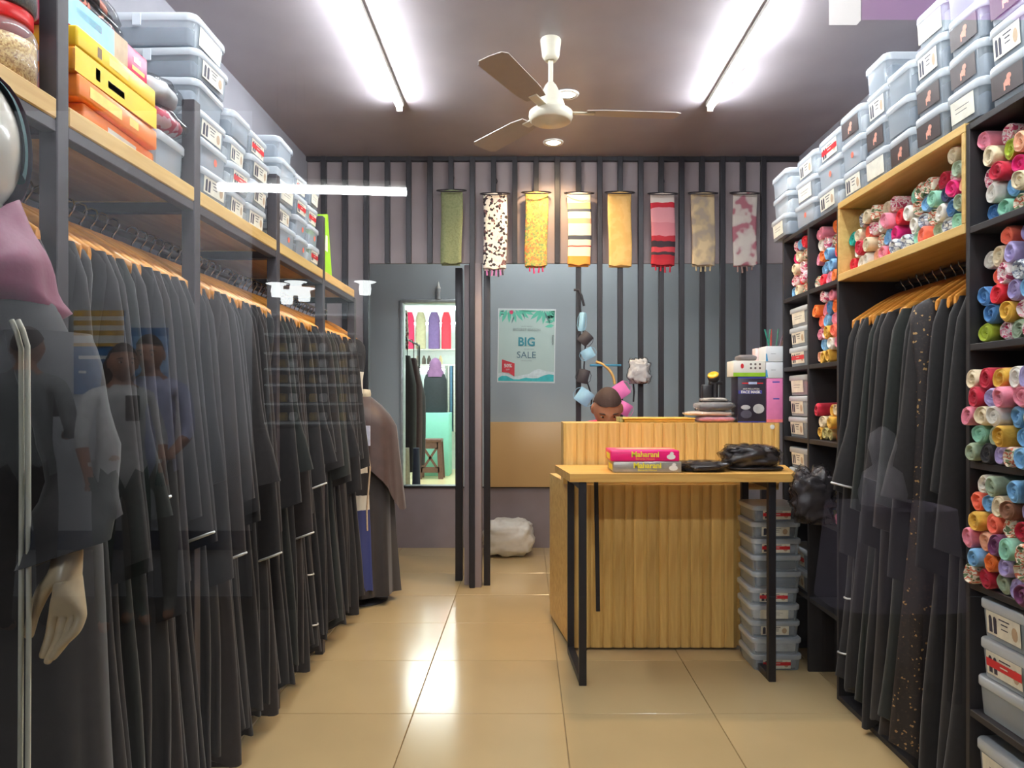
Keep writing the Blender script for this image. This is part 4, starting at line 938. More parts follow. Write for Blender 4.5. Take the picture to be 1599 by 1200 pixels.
TEAL = mat('poster_teal_ink', (60, 150, 160), 0.5); GRYI = mat('poster_grey_ink', (150, 170, 166), 0.5); TEAL2 = mat('poster_blue_ink', (96, 130, 140), 0.5)
letters('BIG', 0.100, TEAL, po, (0.0, -0.004, 0.50*Hh), sx=0.95, bold=0.0028)
letters('SALE', 0.078, TEAL2, po, (0.0, -0.004, 0.335*Hh))
letters('BIGGEST SEASON', 0.030, GRYI, po, (0.0, -0.004, 0.70*Hh)); letters('BIGGEST SEASON', 0.012, GRYI, po, (0.0, -0.004, 0.755*Hh)); letters('OF THE YEAR', 0.014, GRYI, po, (0.02, -0.004, 0.445*Hh)); letters('LIMITED OFFER', 0.014, GRYI, po, (0.0, -0.004, 0.29*Hh))
letters('50%', 0.040, PAPER, po, (-0.155, -0.004, 0.205*Hh), bold=0.0012); letters('OFF', 0.018, PAPER, po, (-0.155, -0.004, 0.165*Hh))
letters('FASHION', 0.02, mat('poster_dark_ink', (100, 110, 108), 0.5), po, (0.215, -0.004, 0.58*Hh), (PI/2, PI/2, 0))
# ================================================================ SCARVES HANGING ON THE SCREEN
yS = YP-0.055
SCF = [
 (705, 300, 412, 34, 'olive green', pattern('olive_weave', [(118, 126, 84), (132, 138, 96), (124, 130, 90)], 'blotch', 60), []),
 (773, 305, 420, 37, 'black and white dotted', pattern('mono_spots', [(236, 228, 214), (236, 228, 214), (48, 38, 44), (226, 214, 200), (120, 84, 84)], 'spot', 62, stops=[0, 0.3, 0.55, 0.75, 0.9]), [(232, 130, 190), (70, 60, 66)]),
 (837.5, 303, 416, 36, 'orange and green speckled', pattern('autumn_speckle', [(206, 150, 74), (222, 120, 70), (150, 158, 76), (196, 170, 84), (120, 140, 84)], 'spot', 90), [(240, 60, 110)]),
 (904.5, 304, 414, 37, 'cream, navy and orange striped', pattern('cream_stripes', [(226, 150, 62), (236, 222, 188), (236, 222, 188), (190, 74, 66), (236, 222, 188), (66, 70, 80), (240, 226, 196), (228, 168, 130), (240, 226, 196), (78, 84, 96), (236, 196, 130), (240, 226, 196)], 'stripe', 0.49, stops=[0, 0.12, 0.2, 0.245, 0.265, 0.34, 0.40, 0.56, 0.63, 0.72, 0.76, 0.84], distort=0.006), []),
 (968, 303, 415, 37, 'plain golden beige', pattern('golden_beige', [(208, 164, 92), (222, 182, 112), (214, 172, 100)], 'blotch', 14, const=False), []),
 (1035, 305, 414, 38, 'red, pink and black striped', pattern('red_stripes', [(176, 30, 44), (170, 24, 40), (54, 36, 44), (196, 60, 70), (50, 34, 42), (176, 34, 48), (212, 130, 140), (222, 150, 158), (200, 30, 50), (226, 214, 204), (214, 200, 190)], 'stripe', 0.49, stops=[0, 0.1, 0.16, 0.20, 0.27, 0.34, 0.42, 0.6, 0.8, 0.87, 0.94], distort=0.03), [(200, 30, 56)]),
 (1098, 304, 414, 37, 'beige with grey smudged flowers', pattern('beige_smudge', [(206, 182, 142), (206, 182, 142), (186, 164, 132), (166, 150, 132)], 'blotch', 11, const=False), [(190, 170, 130)]),
 (1163, 304, 414, 38, 'pale grey with a maroon blossom', pattern('grey_blossom', [(196, 186, 176), (196, 186, 176), (190, 176, 168), (160, 96, 106)], 'blotch', 9, const=False), [(150, 120, 110)]),
]
WIRE = mat('dark_wire', (46, 40, 44), 0.4, 0.4)
for i, (px, py0, py1, wpx, desc, m, tass) in enumerate(SCF):
    x = sx(px, yS); zt_ = CAM_H-(py0-CY)/FPX*yS; zb_ = CAM_H-(py1-CY)/FPX*yS; w = wpx/FPX*yS; g = 'scarves hanging on ring hangers'
    # ring hanger: hook, stem and ring
    hgr = thing('ring_hanger', f'dark wire ring hanger holding the {desc} scarf', 'hanger', (x, yS, zt_), 0, 'ring hangers on the screen')
    pts = [(0.098*math.cos(2*PI*k/24), 0.045*math.sin(2*PI*k/24), 0.010+0.02*math.sin(2*PI*k/24)) for k in range(24)]
    MB().tube(pts, 0.0042, 6, closed=True).build('ring', WIRE, hgr, local=True)
    MB().tube([(0, 0.045, 0.03), (0, 0.03, 0.06), (0.0, 0.025, 0.085)]+[(0.014*math.sin(a), 0.025, 0.10-0.016*math.cos(a)) for a in (0.3*k for k in range(0, 15))], 0.0026, 6).build('hook', WIRE, hgr, local=True)
    MB().rbox((-0.009, 0.030, 0.088), (0.009, 0.055, 0.125), 0.003).build('bar_clip', WIRE, hgr, local=True)
    # folded scarf: soft rounded slab, slightly wavy, origin at its lower edge
    t = thing('hanging_scarf', f'folded {desc} scarf hanging on the slatted screen', 'scarf', (x, yS, zb_), 0, g)
    Hs = zt_-zb_; b = MB(); rings = []; p0 = rnd.uniform(0, 6)
    for k in range(15):
        u = k/14; z = Hs*u; ring = []
        for j in range(28):
            a = 2*PI*j/28; c, s = math.cos(a), math.sin(a)
            xx = (w/2)*(0.97+0.03*u)*math.copysign(abs(c)**0.45, c)+0.004*math.sin(u*5+p0)
            yy_ = 0.017*math.copysign(abs(s)**0.7, s)*(1.0-0.25*u)-0.004*math.sin(xx*70+p0)*(1-u)
            ring.append(Vector((xx, yy_, z+(0.006*math.sin(xx*60+p0) if k == 0 else 0)+(0.012*(1-(2*xx/w)**2) if k == 14 else 0))))
        rings.append(ring)
    b.loft(rings, 0, True, True, True).build('folded_cloth', m, t, local=True)
    # shorter inner layer showing at one side, fold edge below
    MB().rbox((-w*0.46, 0.006, -0.012), (w*0.40, 0.012, Hs*0.5), 0.003).build('inner_layer', m, t, local=True)
    for q in range(len(tass)*4):
        xx = -w*0.38+w*0.76*(q+0.5)/(len(tass)*4); c = tass[q % len(tass)]
        MB().tube([(xx, 0, 0.0), (xx+rnd.uniform(-.004, .004), 0, -0.014), (xx, 0, -0.034-rnd.uniform(0, 0.02))], [0.0018, 0.005, 0.006], 6).build('tassel', mat('tassel_%d_%d_%d' % c, c, 0.8), t, local=True)

# ================================================================ THINGS HUNG ON THE BARS BEHIND THE COUNTER
yH = YP-0.06
def P(px, py, y=yH): return at(px, py, y)
tag(MB().tube([P(896, 453), P(903, 453), P(908, 462), P(912, 478)], 0.008, 6).tube([P(905, 455), P(906, 480), P(910, 510), P(914, 540), P(912, 575), P(918, 600), P(924, 618), P(923, 640)], 0.005, 6).build('black_strap', BLACK_METAL),
    'thin black strap tied to a bar with face masks strung along it', 'strap')
def mask(px, py, wpx, hpx, rot, m, label, dy=0.0, group='face masks strung on the black strap'):
    c = P(px, py, yH-0.02-dy); w, h = wpx/FPX*yH, hpx/FPX*yH
    t = thing('face_mask', label, 'mask', c, 0, group); b = MB(); rings = []
    for i in range(8):
        v = -1+2*i/7; rings.append([Vector((w/2*(-1+2*j/9), -0.020*(1-(-1+2*j/9)**2)*(1-0.5*v*v)-0.003*(i % 2), h/2*v*(1-0.06*(-1+2*j/9)**2))) for j in range(10)])
    M = Matrix.Rotation(rot, 4, 'Y')
    b.loft(rings, 0, False).xf(M).build('pleated_cloth', m, t, local=True)
    for s in (-1, 1):
        MB().tube([(s*w/2, 0, h*0.42), (s*w*0.68, 0.006, h*0.2), (s*w*0.70, 0.006, -h*0.2), (s*w/2, 0, -h*0.42)], 0.002, 5).xf(M).build('ear_loop', m, t, local=True)
    return t
MSKB = mat('mask_blue', (150, 196, 220), 0.7, 0, 0.08); MSKK = mat('mask_black', (58, 54, 58), 0.7); MSKP = mat('mask_pink', (226, 120, 186), 0.7, 0, 0.06); MSKW = mat('mask_white', (226, 226, 226), 0.7)
mask(909, 503, 10, 30, 0.1, MSKB, 'narrow pale blue face mask, uppermost on the strap')
mask(914, 529, 18, 20, 0.75, MSKK, 'black diamond shaped face mask below the uppermost blue one', 0.012)
mask(918, 553, 19, 17, -0.5, MSKB, 'pale blue face mask just below the black diamond one')
mask(911, 588, 17, 22, 0.25, MSKK, 'grey-black face mask midway down the strap', 0.012)
mask(912, 620, 24, 24, 0.6, MSKB, 'large pale blue face mask, lowest on the strap', 0.006)
mask(968, 611, 26, 24, -0.6, MSKP, 'pink face mask hanging highest behind the seated man', 0.0, 'pink face masks behind the man')
mask(974, 638, 22, 20, 0.5, MSKP, 'pink face mask hanging lower behind the seated man', 0.012, 'pink face masks behind the man')
tag(MB().tube([P(921+39*math.sin(a), 602-38*math.cos(a)) for a in (0.25+0.16*k for k in range(9))], 0.009, 6).build('headband', mat('tan_headband', (206, 166, 96), 0.6)), 'tan curved headband hooked between two bars', 'headband')
tag(MB().rbox(P(921, 571, yH-0.006)-Vector((0, 0, 0.006)), P(970, 571, yH+0.004)+Vector((0, 0, 0.008)), 0.002).build('blue_ribbon', mat('blue_ribbon', (50, 120, 150), 0.6)), 'blue ribbon tied across two bars behind the man', 'ribbon')
t = crumple('mask_packet', 'white face masks bundled in clear wrap hung on a bar', 'packet', tuple(P(997, 600)+Vector((0, -0.03, 0))), (0.070, 0.035, 0.08), MSKW, 51, None, amp=0.30, wrapm=WR2, freq=4.0, nu=44, nv=30)
MB().tube([P(997, 545)-t.location, P(998, 575)-t.location], 0.003, 5).build('hanging_loop', BLACK_METAL, t, local=True)
MB().tube([P(989, 600)-t.location, P(990, 612)-t.location, P(989, 628)-t.location], 0.006, 6).build('loose_strap', BLACK_METAL, t, local=True)

# ================================================================ BROWN ABAYA on a display form at the far end of the robe rack
fx0, fy0 = -1.03, 4.62
t = thing('dressed_form', 'brown and black abaya dressed on a headless display form near the back', 'display form', (fx0, fy0, 0))
DKB = mat('dark_brown_satin', (40, 34, 33), 0.6, 0, 0.1, 20, sheen=0.3)
b = MB(); rings = []
for i in range(22):
    u = i/21; z = 1.27-(1.27-0.06)*u; hw = 0.035+0.125*min(1, u*7)**0.7+0.06*u; hd = 0.03+0.085*min(1, u*7)**0.7+0.09*u; ring = []
    for k in range(48):
        a = 2*PI*k/48; am = 0.012*max(0, u-0.15)/0.85
        f = 1+am*8*math.sin(a*9+u)+am*4*math.sin(a*17+1)
        ring.append(Vector((hw*math.cos(a)*f, hd*math.sin(a)*f, z)))
    rings.append(ring)
b.loft(rings, 0, True, True, False).build('dress', DKB, t, local=True)
b = MB(); rings = []                       # satin cape over the shoulders, longer at the sides
for i in range(12):
    u = i/11; ring = []
    for k in range(40):
        a = 2*PI*k/40; side = abs(math.cos(a))
        z = 1.285-u*(0.42+0.30*side**2); hw = 0.04+0.155*min(1, u*4)**0.7+0.06*u; hd = 0.035+0.10*min(1, u*4)**0.7+0.05*u
        f = 1+0.05*u*math.sin(a*6+0.5)+0.03*u*math.sin(a*13)
        ring.append(Vector((hw*math.cos(a)*f, hd*math.sin(a)*f, z)))
    rings.append(ring)
b.loft(rings, 0, True, True, False).build('satin_cape', BROWN, t, local=True)
MB().lathe([(0.05, 1.27), (0.055, 1.29), (0.05, 1.318), (0.02, 1.322), (0.001, 1.323)], 20).build('neck_block', mat('pale_neck_block', (206, 196, 170), 0.6), t, local=True)
MB().rbox((0.06, -0.235, 0.98), (0.10, -0.23, 1.10), 0.002, 0, 1).build('price_tag', mat('tag_lilac', (206, 206, 222), 0.6), t, local=True)
MB().tube([(0.08, -0.23, 0.98), (0.10, -0.24, 0.85), (0.085, -0.26, 0.6), (0.09, -0.27, 0.48)], 0.006, 6).build('beige_cord', mat('beige_cord', (196, 170, 140), 0.7), t, local=True)
MB().lathe([(0.16, 0), (0.16, 0.01), (0.02, 0.03), (0.015, 0.2)], 20).build('stand_foot', BLACK_METAL, t, local=True)
# ================================================================ SEATED MAN behind the counter
SKIN = mat('brown_skin', (178, 122, 92), 0.5, 0, 0.06, 12); HAIR = mat('short_dark_hair', (60, 40, 32), 0.75, 0, 0.25, 160, 0.5, 300); SHIRT = mat('pink_shirt_cloth', (232, 62, 104), 0.8, 0, 0.08, 30, 0.1, 100); TROU = mat('dark_trousers', (46, 48, 60), 0.8)
def skin_body(name, joints, links, parent, m, voxel=0.0, sub=2):
    """one continuous skinned figure: joints {name: (pos, radius or (rx, ry))}"""
    me = bpy.data.meshes.new(name); ks = list(joints); ix = {k: i for i, k in enumerate(ks)}
    me.from_pydata([tuple(joints[k][0]) for k in ks], [(ix[a], ix[b]) for a, b in links], []); me.update()
    o = bpy.data.objects.new(name, me); COL.objects.link(o)
    sm = o.modifiers.new('skin', 'SKIN'); sm.use_smooth_shade = True
    for i, k in enumerate(ks):
        r = joints[k][1]; r = r if isinstance(r, tuple) else (r, r)
        me.skin_vertices[0].data[i].radius = r; me.skin_vertices[0].data[i].use_root = (i == 0)
    ss = o.modifiers.new('sub', 'SUBSURF'); ss.levels = sub; ss.render_levels = sub
    dg = bpy.context.evaluated_depsgraph_get(); out = bpy.data.meshes.new_from_object(o.evaluated_get(dg)); out.name = name
    bpy.data.objects.remove(o)
    return out
def head_mb(s=1.0, nu=36, nv=26):
    """face towards -Y: skull, brow, eye sockets, nose, lips, chin, ears"""
    b = MB(); rings = []
    def bumpf(p, c, r): 
        d2 = sum(((p[i]-c[i])/r[i])**2 for i in range(3)); return math.exp(-d2)
    for i in range(nv+1):
        th = PI*i/nv; ring = []
        for j in range(nu):
            a = 2*PI*j/nu; k = max(math.sin(th), 1e-3); z = -math.cos(th)
            x = 0.078*k*math.cos(a); y = 0.098*k*math.sin(a); zz = 0.122*z
            if z < 0:                                   # jaw narrows, face stays forward
                x *= 1-0.30*(-z)**1.5; y = y*(1-0.22*(-z)) if y < 0 else y*(1-0.55*(-z)**1.2)
            p = [x, y, zz]; fr = -y/0.098
            if fr > 0:
                y -= 0.030*bumpf(p, (0, -0.09, -0.028), (0.013, 0.05, 0.022))+0.016*bumpf(p, (0, -0.09, 0.0), (0.009, 0.05, 0.028))
                y += 0.013*(bumpf(p, (0.031, -0.085, 0.008), (0.016, 0.05, 0.012))+bumpf(p, (-0.031, -0.085, 0.008), (0.016, 0.05, 0.012)))
                y -= 0.007*(bumpf(p, (0.030, -0.09, 0.028), (0.024, 0.05, 0.009))+bumpf(p, (-0.030, -0.09, 0.028), (0.024, 0.05, 0.009)))
                y -= 0.009*bumpf(p, (0, -0.08, -0.060), (0.022, 0.05, 0.007))+0.008*bumpf(p, (0, -0.08, -0.074), (0.018, 0.05, 0.007))+0.010*bumpf(p, (0, -0.07, -0.105), (0.020, 0.05, 0.014))
            ring.append(Vector((x, y, zz))*s)
        rings.append(ring)
    b.loft(rings)
    for sd in (-1, 1):
        b.ball((sd*0.079*s, 0.010*s, -0.005*s), (0.010*s, 0.020*s, 0.032*s), 0, 10, 8, Matrix.Rotation(sd*0.3, 3, 'Z').to_4x4())
    return b
def hair_mb(s=1.0, nu=36, nv=14, line=0.35):
    b = MB(); rings = []
    for i in range(nv+1):
        ring = []
        for j in range(nu):
            a = 2*PI*j/nu; back = max(0, math.sin(a)); side = abs(math.cos(a))
            low = 1.02+0.85*back+0.10*side if True else 0           # polar angle of the hair line, measured from the crown
            th = (low if math.sin(a) > -0.25 else low*0.93)*i/nv; k = max(math.sin(th), 1e-3); z = math.cos(th)
            x = 0.083*k*math.cos(a); y = 0.104*k*math.sin(a); zz = 0.128*z
            if z < 0: x *= 1-0.25*(-z)**1.5; y *= 1-0.45*(-z)
            ring.append(Vector((x, y, zz))*s)
        rings.append(ring)
    return b.loft(rings)
def eyes(parent, M, s=1.0):
    for sd in (-1, 1):
        MB().ball((sd*0.031*s, -0.076*s, 0.006*s), (0.013*s, 0.009*s, 0.0042*s), 0).xf(M).build('eye', mat('eye_white', (206, 200, 192), 0.3), parent, local=True)
        MB().ball((sd*0.031*s, -0.0845*s, 0.006*s), (0.0055*s, 0.003*s, 0.0058*s), 0).xf(M).build('iris', mat('eye_dark', (30, 20, 16), 0.2), parent, local=True)
        MB().tube([M @ Vector(p) for p in ((sd*0.012*s, -0.092*s, 0.026*s), (sd*0.030*s, -0.093*s, 0.033*s), (sd*0.052*s, -0.078*s, 0.027*s))], [0.003, 0.0045, 0.002], 6).build('eyebrow', HAIR, parent, local=True)
hx, hy = 0.472, 4.30
man = thing('person', 'man with short hair and a pink shirt seated bent forward behind the counter', 'person', (hx, 4.62, 0))
B = man.location
def J(x, y, z, r): return (Vector((x, y, z))-B, r)
js = dict(pelvis=J(hx, 4.66, 0.56, (0.15, 0.11)), waist=J(hx, 4.64, 0.74, (0.135, 0.095)), chest=J(hx, 4.55, 0.94, (0.155, 0.10)), upper=J(hx, 4.49, 1.05, (0.12, 0.075)), neck=J(hx, 4.43, 1.11, 0.052), skull=J(hx, 4.37, 1.17, 0.05),
    shl=J(hx-0.17, 4.48, 1.05, 0.055), ell=J(hx-0.24, 4.38, 0.80, 0.042), wrl=J(hx-0.10, 4.24, 0.77, 0.027), pal=J(hx-0.05, 4.21, 0.785, (0.035, 0.014)),
    shr=J(hx+0.17, 4.48, 1.05, 0.055), elr=J(hx+0.24, 4.38, 0.80, 0.042), wrr=J(hx+0.10, 4.24, 0.77, 0.027), par=J(hx+0.05, 4.21, 0.785, (0.035, 0.014)),
    hil=J(hx-0.09, 4.62, 0.53, 0.085), knl=J(hx-0.13, 4.36, 0.50, 0.058), anl=J(hx-0.13, 4.42, 0.09, 0.04), tol=J(hx-0.13, 4.31, 0.035, 0.032),
    hir=J(hx+0.09, 4.62, 0.53, 0.085), knr=J(hx+0.13, 4.36, 0.50, 0.058), anr=J(hx+0.13, 4.42, 0.09, 0.04), tor=J(hx+0.13, 4.31, 0.035, 0.032))
lk = [('pelvis','waist'),('waist','chest'),('chest','upper'),('upper','neck'),('neck','skull'),('upper','shl'),('shl','ell'),('ell','wrl'),('wrl','pal'),('upper','shr'),('shr','elr'),('elr','wrr'),('wrr','par'),
      ('pelvis','hil'),('hil','knl'),('knl','anl'),('anl','tol'),('pelvis','hir'),('hir','knr'),('knr','anr'),('anr','tor')]
for sd, pal in ((-1, 'pal'), (1, 'par')):        # five fingers on each hand, resting on the desk
    c = js[pal][0]+B
    for f in range(4):
        o = (-0.024+0.016*f); L_ = (0.058, 0.068, 0.064, 0.050)[f]
        a = f'{pal}f{f}a'; e = f'{pal}f{f}b'; g = f'{pal}f{f}c'
        js[a] = J(c.x+o, c.y-0.035, c.z+0.004, 0.010); js[e] = J(c.x+o*1.15, c.y-0.035-L_*0.55, c.z+0.002, 0.009); js[g] = J(c.x+o*1.2, c.y-0.035-L_, c.z-0.012, 0.007)
        lk += [(pal, a), (a, e), (e, g)]
    js[pal+'t1'] = J(c.x-sd*0.032, c.y-0.012, c.z, 0.011); js[pal+'t2'] = J(c.x-sd*0.05, c.y-0.045, c.z-0.006, 0.009); lk += [(pal, pal+'t1'), (pal+'t1', pal+'t2')]
bm0 = skin_body('body', js, lk, man, SKIN)
Mh = Matrix.Translation(Vector((hx, hy, 1.202))-B) @ Matrix.Rotation(math.radians(36), 4, 'X')
hd = head_mb(1.06).xf(Mh)
bm = bmesh.new(); bm.from_mesh(bm0); tmp = hd.mesh('tmp', SKIN); bm.from_mesh(tmp); bm.to_mesh(bm0); bm.free(); bpy.data.meshes.remove(tmp)
bm0.materials.clear(); bm0.materials.append(SKIN); bm0.materials.append(TROU)
bo = bpy.data.objects.new('body', bm0); COL.objects.link(bo); bo.parent = man
rmod = bo.modifiers.new('remesh', 'REMESH'); rmod.mode = 'VOXEL'; rmod.voxel_size = 0.0065; rmod.use_smooth_shade = True
dg = bpy.context.evaluated_depsgraph_get(); me = bpy.data.meshes.new_from_object(bo.evaluated_get(dg)); bo.modifiers.clear(); bo.data = me; me.name = 'body'
me.materials.clear(); me.materials.append(SKIN); me.materials.append(TROU)
for p in me.polygons: p.use_smooth = True; p.material_index = 1 if p.center.z < 0.66 and p.center.z > 0.10 else 0
hair_mb(1.065).xf(Mh).build('hair', HAIR, man, local=True)
eyes(man, Mh, 1.06)
sj = {k: (js[k][0], tuple(r*1.13+0.006 for r in (js[k][1] if isinstance(js[k][1], tuple) else (js[k][1],)*2))) for k in ('waist', 'chest', 'upper', 'shl', 'shr')}
sj['nk'] = (js['neck'][0]+Vector((0, 0.012, -0.012)), (0.062, 0.062)); sj['hem'] = (js['pelvis'][0]+Vector((0, 0, 0.03)), (0.172, 0.13))
for s_, e_ in (('shl', 'ell'), ('shr', 'elr')): sj['c'+s_] = (js[s_][0].lerp(js[e_][0], 0.72), (0.058, 0.058))
sh = skin_body('shirt', sj, [('waist', 'chest'), ('chest', 'upper'), ('upper', 'nk'), ('upper', 'shl'), ('upper', 'shr'), ('waist', 'hem'), ('shl', 'cshl'), ('shr', 'cshr')], man, SHIRT)
sh.materials.clear(); sh.materials.append(SHIRT); obj('shirt', sh, man)
MB().tube([Vector((hx+0.068*math.cos(a), 4.44+0.06*math.sin(a)-0.012*math.sin(a), 1.105+0.022*math.sin(a)))-B for a in (2*PI*k/20 for k in range(20))], 0.012, 8, closed=True).build('collar', SHIRT, man, local=True)
st = thing('stool', 'round black stool under the seated man', 'stool', (hx, 4.66, 0))
MB().lathe([(0.16, 0.41), (0.17, 0.42), (0.17, 0.44), (0.15, 0.449), (0.001, 0.449)], 24).build('seat', BP, st, local=True)
for k in range(4):
    a = PI/4+k*PI/2; MB().tube([(0.11*math.cos(a), 0.11*math.sin(a), 0.415), (0.16*math.cos(a), 0.16*math.sin(a), 0.0)], 0.013, 8).build('leg', BLACK_METAL, st, local=True)

# ================================================================ MANNEQUIN beside the shop window
mx, my = -0.931, 1.22
mq = thing('mannequin', 'pale egg-headed mannequin in a black robe with maroon headscarf and white cord', 'mannequin', (mx, my, 0))
MILK = mat('mannequin_white', (232, 226, 212), 0.22, 0, 0.02, coat=0.4); MAR = mat('maroon_scarf_cloth', (132, 40, 80), 0.55, 0, 0.12, 12, 0.1, 120, sheen=0.1); GRNC = mat('teal_undercap', (20, 74, 76), 0.7)
def L(x, y, z): return Vector((x, y, z))
hz0 = 1.678
b = MB().ball((0, -0.005, hz0), (0.078, 0.092, 0.125), 0, 32, 22)
b.loft([[L(r*math.cos(2*PI*k/24), 0.01+r*math.sin(2*PI*k/24), z) for k in range(24)] for r, z in ((0.055, 1.43), (0.046, 1.50), (0.047, 1.66))])
b.loft([[L(w*math.cos(2*PI*k/28), d*math.sin(2*PI*k/28), z) for k in range(28)] for w, d, z in ((0.13, 0.09, 0.75), (0.15, 0.10, 0.9), (0.11, 0.085, 1.08), (0.13, 0.10, 1.25), (0.11, 0.08, 1.38), (0.05, 0.05, 1.45))], 0, True, True, True)
b.build('form', MILK, mq, local=True)
# the hand: palm, five fingers, thumb set off the side, grown as one skinned piece
hp = at(106, 925, my-0.16)-mq.location
hj = {'wr': (hp+L(0.0, 0, 0.075), (0.021, 0.017)), 'wp': (hp+L(0.0, 0, 0.035), (0.026, 0.015)), 'pa': (hp+L(0.002, 0, -0.01), (0.033, 0.014))}
hl = [('wp', 'wr'), ('wp', 'pa')]
for f, (o, l1, l2, cv) in enumerate(((-0.018, 0.030, 0.030, -0.012), (-0.004, 0.034, 0.034, -0.016), (0.010, 0.030, 0.032, -0.020), (0.022, 0.022, 0.026, -0.022))):
    hj[f'k{f}'] = (hp+L(o, -0.002, -0.030), (0.0085, 0.0085)); hj[f'm{f}'] = (hp+L(o*0.9-0.002, -0.010, -0.030-l1), (0.0078, 0.0078)); hj[f't{f}'] = (hp+L(o*0.7+cv, -0.020, -0.030-l1-l2), (0.0058, 0.0058))
    hl += [('pa', f'k{f}'), (f'k{f}', f'm{f}'), (f'm{f}', f't{f}')]
hj['h1'] = (hp+L(-0.026, -0.012, 0.010), (0.012, 0.011)); hj['h2'] = (hp+L(-0.034, -0.024, -0.025), (0.0088, 0.0088)); hj['h3'] = (hp+L(-0.036, -0.032, -0.058), (0.0068, 0.0068))
hl += [('wp', 'h1'), ('h1', 'h2'), ('h2', 'h3')]
hm = skin_body('hand', hj, hl, mq, MILK); hm.materials.clear(); hm.materials.append(mat('hand_ivory', (226, 204, 166), 0.3)); obj('hand', hm, mq)
# black robe: body and the sleeve that ends above the hand
b = MB(); rings = []
for i in range(24):
    u = i/23; z = 1.47-1.40*u; hw = 0.09+0.105*min(1, u*6)**0.6+0.05*u; hdp = 0.075+0.06*min(1, u*6)**0.6+0.07*u; ring = []
    for k in range(56):
        a = 2*PI*k/56; am = 0.05*max(0, u-0.2)
        f = 1+am*math.sin(a*11)+am*0.6*math.sin(a*19+2)
        ring.append(L(hw*math.cos(a)*f, hdp*math.sin(a)*f, z))
    rings.append(ring)
b.loft(rings, 0, True, True, False).build('robe', ROBE[0], mq, local=True)
b = MB(); rings = []; s0 = L(0.145, -0.02, 1.36); s1 = hp+L(0.0, 0, 0.055)
for i in range(14):
    u = i/13; c = s0.lerp(s1, u)+L(0.035*math.sin(u*PI), 0, 0); r_ = 0.062-0.018*u+0.012*(u > 0.8); ring = []
    for k in range(20):
        a = 2*PI*k/20; f = 1+0.10*math.sin(a*3+u*9)+0.05*math.sin(u*26)*(u > 0.5)
        ring.append(c+L(r_*math.cos(a)*f, r_*math.sin(a)*f, 0.02*math.cos(a)*(u > 0.9)))
    rings.append(ring)
b.loft(rings, 0, True, True, True).build('sleeve', ROBE[0], mq, local=True)
b = MB(); rings = []; s0 = L(-0.155, -0.01, 1.37); s1 = L(-0.16, -0.02, 0.95)
for i in range(8): rings.append([s0.lerp(s1, i/7)+L((0.06-0.015*i/7)*math.cos(2*PI*k/16), 0.05*math.sin(2*PI*k/16), 0) for k in range(16)])
b.loft(rings, 0, True, True, True).build('sleeve', ROBE[0], mq, local=True)
# undercap and wrapped scarf with an open face
def hood(r, face, mcl, name, z0, z1, thick=0.0):
    b = MB(); rings = []
    for i in range(18):
        th = math.radians(face)+(PI*0.98-math.radians(face))*i/17; ring = []
        for j in range(36 if z1 == 2 else 37):
            a = PI*(z0+(z1-z0)*j/36)
            d = L(math.sin(th)*math.cos(a), -math.cos(th), math.sin(th)*math.sin(a)); d = Matrix.Rotation(0.75, 3, 'Z') @ d
            f = 1+0.02*math.sin(a*5+th*3)
            ring.append(L(d.x*r[0]*f, 0.0+d.y*r[1], hz0+d.z*r[2]*f))
        rings.append(ring)
    b.loft(rings, 0, z1 == 2).build(name, mcl, mq, local=True)
hood((0.084, 0.098, 0.133), 66, GRNC, 'undercap', -0.12, 1.12)
hood((0.090, 0.106, 0.141), 84, MAR, 'headscarf', 0, 2)
b = MB(); rings = []
for i in range(20):                          # cowl that falls from the chin over chest and shoulders
    u = i/19; ring = []
    for k in range(44):
        a = 2*PI*k/44; fr = max(0, -math.sin(a))
        w = 0.070+0.075*math.sin(min(1, u*1.3)*PI/2)**1.5-0.36*max(0, u-0.74); d = 0.085+0.06*math.sin(min(1, u*1.2)*PI/2)+0.045*fr*math.sin(min(1, u*1.15)*PI)
        z = 1.576-0.215*u-0.025*fr*(1-u)+0.018*math.sin(a*3+u*5)
        f = 1+0.03*math.sin(a*4+u*6)+0.025*math.sin(a*9-u*4)+0.03*math.sin(u*17+a*2)
        ring.append(L(w*math.cos(a)*f, d*math.sin(a)*f, z))
    rings.append(ring)
b.loft(rings).build('scarf_drape', MAR, mq, local=True)
CORD = mat('white_cord', (232, 230, 210), 0.6, 0, 0.03)
for k, (p0, p1, p2) in enumerate((((18, 500), (33, 545), (31, 1300)), ((28, 500), (43, 540), (43, 1300)))):
    yy0 = my-0.20
    pts = [at(*p0, yy0)-mq.location, at((p0[0]+p1[0])/2, (p0[1]+p1[1])/2-5, yy0)-mq.location, at(*p1, yy0)-mq.location, at(p1[0]+1, 700, yy0)-mq.location, at(p2[0]+2, 950, yy0)-mq.location, at(*p2, yy0)-mq.location]
    MB().tube(pts, 0.0034, 8).build('hanging_cord', CORD, mq, local=True)
MB().lathe([(0.17, 0), (0.17, 0.012), (0.03, 0.02), (0.018, 0.03), (0.018, 0.78)], 28).build('stand', CHROME, mq, local=True)
